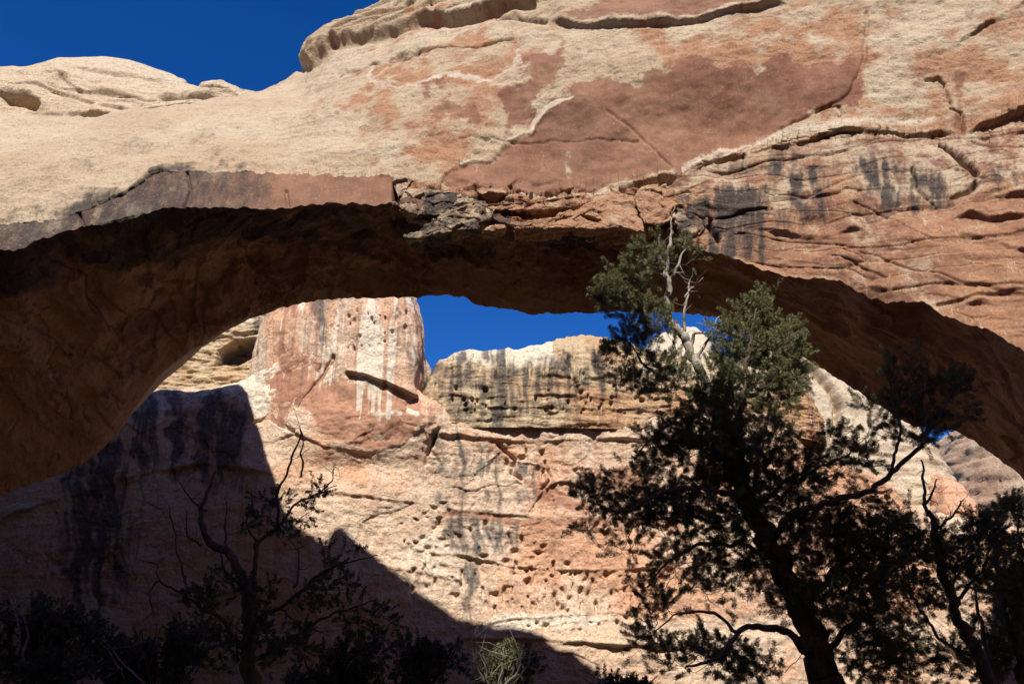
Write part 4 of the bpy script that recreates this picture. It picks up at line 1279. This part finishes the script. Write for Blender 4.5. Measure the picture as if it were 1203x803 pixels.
# tall pinyon with the bare grey leader
plant('pinyon_pine', 'tall pine with a bare grey upper trunk and thick leaning stem before the arch', 'pine tree', 11.0,
      [[(992, 850, 0, 25), (966, 775, 0, 21), (945, 715, 0, 18), (912, 655, 0, 16), (884, 605, 0, 14), (866, 555, .1, 12), (850, 505, .2, 10), (838, 470, .2, 8)],
       [(866, 555, .1, 9), (868, 510, -.1, 7), (874, 460, -.2, 6), (881, 410, -.2, 4.5), (889, 362, -.2, 2.2)],
       [(905, 645, 0, 9), (925, 610, -.3, 8), (955, 593, -.5, 7.5), (990, 587, -.6, 7), (1025, 575, -.7, 6.5), (1046, 552, -.7, 6), (1072, 533, -.7, 5), (1088, 505, -.7, 4), (1086, 470, -.7, 2.5), (1082, 440, -.7, 1.5)],
       [(1072, 533, -.7, 4), (1100, 495, -.8, 3), (1122, 455, -.8, 1.6)], [(1046, 552, -.7, 4), (1056, 500, -.6, 3), (1044, 440, -.6, 1.4)],
       [(884, 605, 0, 8), (855, 580, -.4, 7), (815, 573, -.6, 5.5), (770, 582, -.8, 4.5), (730, 600, -.9, 3.2), (690, 588, -1, 1.6)],
       [(912, 655, 0, 8), (875, 640, .4, 6), (830, 640, .7, 5), (790, 655, .8, 3.5), (760, 690, .9, 2)],
       [(952, 772, 0, 9), (926, 746, -.4, 8), (896, 735, -.6, 7), (866, 742, -.7, 5.5), (840, 772, -.8, 4), (805, 785, -.9, 2)],
       [(866, 742, -.7, 4), (830, 720, -.8, 3), (800, 722, -.8, 2), (770, 742, -.9, 1.2)],
       [(945, 715, 0, 9), (975, 680, .4, 7), (1000, 650, .7, 5), (1030, 640, .8, 3)], [(966, 775, 0, 8), (1005, 730, .5, 6), (1040, 715, .8, 3)],
       [(850, 505, .2, 6), (815, 490, .3, 5), (780, 500, .4, 3.5), (745, 540, .5, 2)], [(838, 470, .2, 6), (800, 455, .2, 5), (760, 430, .2, 3.5), (735, 400, .2, 2)],
       [(884, 605, 0, 7), (930, 560, .3, 5), (975, 545, .4, 3.5), (1010, 520, .4, 2)]],
      [(735, 335, 30, 30, 1.5), (768, 300, 22, 26, 1.4), (752, 375, 36, 24, 1.5), (716, 350, 16, 18, 1.4), (800, 292, 12, 14, 1.3), (745, 410, 36, 24, 1.3), (775, 440, 46, 24, 1.5), (808, 305, 9, 12, 1), (735, 445, 24, 16, .8), (790, 385, 14, 14, .8),
       (890, 362, 20, 22, 2.2), (880, 398, 32, 26, 2.2), (908, 408, 30, 32, 2.3), (915, 452, 32, 28, 2.2), (935, 425, 12, 20, 1.6), (870, 440, 40, 30, 1.6), (845, 470, 46, 30, 1.6), (930, 440, 14, 20, 1.0), (860, 410, 12, 22, 1.1),
       (830, 510, 52, 36, 1.5), (885, 520, 56, 40, 1.5), (785, 515, 34, 30, 1.4), (760, 552, 34, 20, 1.2), (695, 590, 20, 16, 1.6), (735, 600, 38, 22, 1.3), (716, 568, 22, 12, 1.3), (690, 620, 12, 10, 1.2), (735, 645, 20, 14, 1.0), (790, 600, 46, 30, 1.3), (842, 590, 56, 36, 1.6),
       (905, 575, 46, 34, 1.5), (800, 655, 36, 34, .9), (775, 700, 24, 30, .9), (765, 745, 26, 22, 1.2), (835, 680, 36, 30, .8), (872, 650, 38, 36, 1.3), (958, 555, 34, 22, 1.3), (1000, 540, 34, 22, 1.2), (985, 505, 22, 14, 1.0), (1042, 500, 22, 22, 1.2), (1015, 478, 14, 10, 1.0),
       (1070, 475, 26, 34, 1.2), (1110, 460, 22, 26, 1.3), (1045, 440, 9, 18, 1.6), (1084, 432, 9, 16, 1.5), (1125, 448, 12, 20, 1.4), (1095, 510, 26, 20, 1.3), (1128, 488, 14, 12, 1.0), (955, 640, 48, 40, 1.5), (1000, 650, 44, 40, 1.4), (1038, 620, 30, 30, 1.2),
       (930, 690, 40, 36, 1.3), (990, 715, 50, 44, 1.4), (1030, 690, 30, 40, 1.2), (1025, 770, 40, 34, 1.3), (960, 600, 40, 22, 1.2), (835, 765, 40, 22, 1.0), (880, 785, 44, 22, 1.3), (795, 775, 26, 16, 1.0), (1020, 590, 20, 14, 1.0), (850, 545, 50, 30, 1.4)],
      11, M_NEEDLE, dens=1.3, tl=.16, per=150, nl=.05, nw=.0056, tufts=(3, 6),
      dead=[[(838, 470, .2, 7.5), (822, 440, .2, 7.5), (812, 415, .2, 7), (798, 392, .2, 6.5), (787, 372, .2, 6), (783, 340, .2, 5.5), (781, 318, .2, 4.5), (785, 298, .2, 3.2), (790, 276, .2, 2.0), (789, 256, .2, 1.0)]],
      bare=[[(784, 330, .2, 3), (797, 312, .1, 2.4), (806, 292, .1, 1.2)], [(781, 322, .2, 3), (775, 300, .25, 2.4), (776, 276, .3, 1.2)], [(800, 396, .2, 3), (806, 366, .1, 2.2), (812, 340, .1, 1.4), (814, 318, .1, .8)],
            [(812, 415, .2, 3), (818, 392, .1, 2.4), (832, 392, 0, 1.5), (845, 372, 0, .9)], [(816, 425, .2, 3), (830, 402, .1, 2), (846, 388, .05, 1)], [(806, 350, .1, 1.8), (818, 336, .05, 1.3), (826, 326, 0, .7)]])

plant('pinyon_pine', 'slim pine with dead spiky tips standing right of the thick leaning pine', 'pine tree', 12.5,
      [[(1175, 850, 0, 14), (1150, 775, 0, 12), (1125, 725, 0, 10), (1108, 670, 0, 9), (1098, 630, 0, 7), (1090, 600, 0, 5)],
       [(1120, 715, 0, 7), (1145, 680, .3, 5), (1165, 640, .4, 4), (1180, 605, .4, 2)], [(1150, 775, 0, 7), (1100, 745, .5, 5), (1075, 700, .6, 4), (1062, 650, .7, 2)],
       [(1135, 745, 0, 6), (1118, 700, -.5, 5), (1140, 640, -.6, 3), (1150, 615, -.6, 1.5)]],
      [(1090, 640, 26, 26, 1.3), (1066, 650, 22, 26, 1.2), (1115, 655, 26, 22, 1.3), (1150, 630, 28, 24, 1.3), (1060, 610, 14, 14, 1), (1062, 690, 24, 26, 1.2), (1105, 700, 30, 24, .9), (1150, 675, 28, 24, 1.1), (1075, 740, 26, 24, .9), (1065, 785, 30, 22, 1.3), (1120, 780, 26, 20, .9)],
      23, M_NEEDLE, dens=1.8, tl=.17, per=140, nl=.052, nw=.0065, tufts=(3, 6), thick=.6,
      bare=[[(1090, 605, 0, 4), (1086, 585, 0, 3.2), (1084, 560, 0, 2.4), (1082, 540, 0, 1.6)], [(1087, 595, 0, 3), (1093, 578, -.1, 2), (1100, 562, -.1, 1.2)], [(1104, 620, 0, 3), (1118, 606, .1, 2.4), (1128, 588, .1, 1.4)]])

plant('pinyon_pine', 'bushy dark pine with several thin stems at the far right edge', 'pine tree', 13.5,
      [[(1215, 850, 0, 13), (1195, 770, 0, 10), (1178, 715, 0, 8), (1172, 670, 0, 6), (1178, 620, 0, 3)], [(1240, 850, 0, 12), (1225, 740, .3, 9), (1205, 670, .4, 6), (1195, 600, .4, 3)],
       [(1185, 850, -.3, 9), (1162, 775, -.3, 7), (1150, 720, -.3, 5), (1140, 690, -.3, 2)]],
      [(1190, 605, 24, 20, 1.4), (1165, 640, 24, 20, 1.2), (1200, 650, 30, 26, 1.3), (1175, 690, 30, 22, 1.1), (1205, 705, 30, 28, 1.4), (1195, 755, 34, 30, 1.3), (1150, 745, 22, 20, .8), (1165, 790, 30, 20, 1.1), (1235, 630, 30, 30, 1.3)],
      31, M_NEEDLE, dens=1.8, tl=.18, per=140, nl=.054, nw=.007, tufts=(3, 6), thick=.6)

plant('juniper', 'half dead twisted juniper with bare curling limbs in the shade at left', 'juniper tree', 11.5,
      [[(296, 860, 0, 17), (292, 770, 0, 14), (290, 712, 0, 12), (284, 680, 0, 10), (269, 652, -.1, 8), (243, 634, -.2, 6.5), (237, 611, -.2, 5), (243, 578, -.2, 3.5), (254, 552, -.2, 1.6)],
       [(292, 770, 0, 10), (300, 727, .2, 9), (300, 671, .3, 8), (304, 641, .3, 7), (328, 622, .3, 6), (346, 595, .3, 4), (372, 580, .3, 2.5), (396, 570, .3, 1.3)],
       [(328, 622, .3, 5), (326, 580, .3, 4.5), (340, 550, .3, 3.6), (353, 505, .3, 2.8)],
       [(300, 730, .2, 8), (332, 712, 0, 6), (362, 684, -.2, 5), (396, 662, -.3, 3), (420, 657, -.3, 2.2), (444, 652, -.3, 1.2)],
       [(288, 760, 0, 8), (250, 720, .3, 6), (222, 700, .3, 4), (190, 682, .3, 3), (186, 664, .3, 2.2), (164, 656, .3, 1)],
       [(294, 780, 0, 8), (340, 750, .3, 6), (390, 720, .5, 4), (440, 705, .5, 2)], [(269, 652, -.1, 5), (262, 620, 0, 3.5), (268, 600, 0, 2), (264, 584, 0, 1)]],
      [(382, 572, 18, 10, 1.3), (352, 600, 24, 14, 1.2), (318, 590, 20, 14, 1.1), (300, 612, 26, 14, 1.1), (345, 625, 22, 12, 1.0), (270, 690, 34, 26, .8), (240, 700, 28, 24, .8), (395, 655, 30, 16, .9), (385, 700, 46, 26, 1.0), (330, 755, 54, 30, 1.1),
       (430, 735, 40, 24, 1.0), (250, 760, 44, 28, 1.0), (300, 700, 26, 20, .7), (222, 735, 26, 22, .8)],
      41, M_JUNI, dens=1.15, tl=.11, per=64, nl=.034, nw=.009, open_=.75, thick=.62,
      bare=[[(243, 600, -.2, 2.2), (222, 585, -.3, 1.6), (204, 560, -.3, .8)], [(225, 700, .3, 2.2), (210, 650, .2, 1.8), (198, 592, .2, .9)], [(353, 560, .3, 2.4), (354, 530, .3, 1.6), (352, 500, .3, 1.0)],
            [(236, 640, -.2, 2), (220, 625, -.2, 1.6), (218, 600, -.2, .8)], [(345, 690, 0, 2.2), (352, 660, 0, 1.5), (350, 640, 0, .8)], [(372, 580, .3, 1.6), (392, 560, .3, 1.2), (394, 545, .3, .6)], [(187, 682, .3, 2), (176, 700, .2, 1.4), (180, 725, .2, .8)], [(285, 690, 0, 2.4), (262, 665, -.3, 1.8), (258, 640, -.4, .9)], [(330, 712, 0, 2), (352, 735, -.2, 1.5), (380, 742, -.3, .8)], [(304, 641, .3, 2.4), (292, 610, .2, 1.6), (296, 575, .2, .8)], [(400, 660, -.3, 1.6), (410, 680, -.3, 1.2), (428, 690, -.4, .7)], [(250, 720, .3, 2.4), (236, 745, .1, 1.6), (205, 752, 0, .8)]])


def shrub(label, px, py, w, h, Y, seed, leaf=M_BRUSH, dead_stems=0, dens=1.0, group=None):
    rng = np.random.default_rng(seed)
    limbs, bare = [], []
    for k in range(6):
        ex, ey = px + w * rng.uniform(-.8, .8), py - h * rng.uniform(.3, 1.0)
        b = px + w * rng.uniform(-.15, .15)
        dy = rng.uniform(-.4, .4)
        limbs.append([(b, py + h * .9, 0, 5), ((b + ex) / 2 + rng.normal(0, 6), (py + h * .9 + ey) / 2, dy * .6, 3), (ex, ey, dy, 1.2)])
    for k in range(dead_stems):
        ex, ey = px + w * rng.uniform(-.9, .9), py - h * rng.uniform(.6, 1.3)
        b = px + w * rng.uniform(-.3, .3)
        bare.append([(b, py + h * .6, -.2, 3), ((b + ex) / 2 + rng.normal(0, 8), (py + h * .6 + ey) / 2, -.3, 2), (ex, ey, -.35, .8)])
    blobs = [(px + w * rng.uniform(-.65, .65), py + h * rng.uniform(-.55, .6), w * .42, h * .38, 1.1) for _ in range(9)]
    return plant('shrub', label, 'shrub', Y, limbs, blobs, seed, leaf, dead=[] if not bare else [bare[0]], bare=bare[1:], thick=.5, tl=.09, per=44, nl=.032, nw=.011, open_=.8, dens=dens * 1.3,
                 trunk_name='stems', crown_name='foliage', dead_name='dead_twigs', group=group)


G = 'shrubs along the foot of the view'
shrub('leafy green shrub with pale dead twigs at bottom centre of the view', 588, 786, 40, 32, 8.5, 51, M_NEEDLE, 6, 1.9, G)
shrub('dark shrub left of the leafy green shrub with pale twigs', 500, 780, 50, 40, 9.5, 52, M_BRUSH, 0, 1.3, G)
shrub('low dark shrub spreading at the foot of the twisted juniper', 400, 790, 66, 40, 9, 53, M_JUNI, 0, 1.3, G)
shrub('dark twiggy shrub in the shade left of the twisted juniper', 170, 780, 70, 50, 9.5, 54, M_BRUSH, 2, 1.3, G)
shrub('tallest shaded shrub at the bottom left corner', 40, 760, 80, 62, 9, 55, M_BRUSH, 2, 1.3, G)
shrub('low shrub below the dead limb tips of the leaning pine', 730, 812, 60, 22, 10, 56, M_JUNI, 2, 1.2, G)
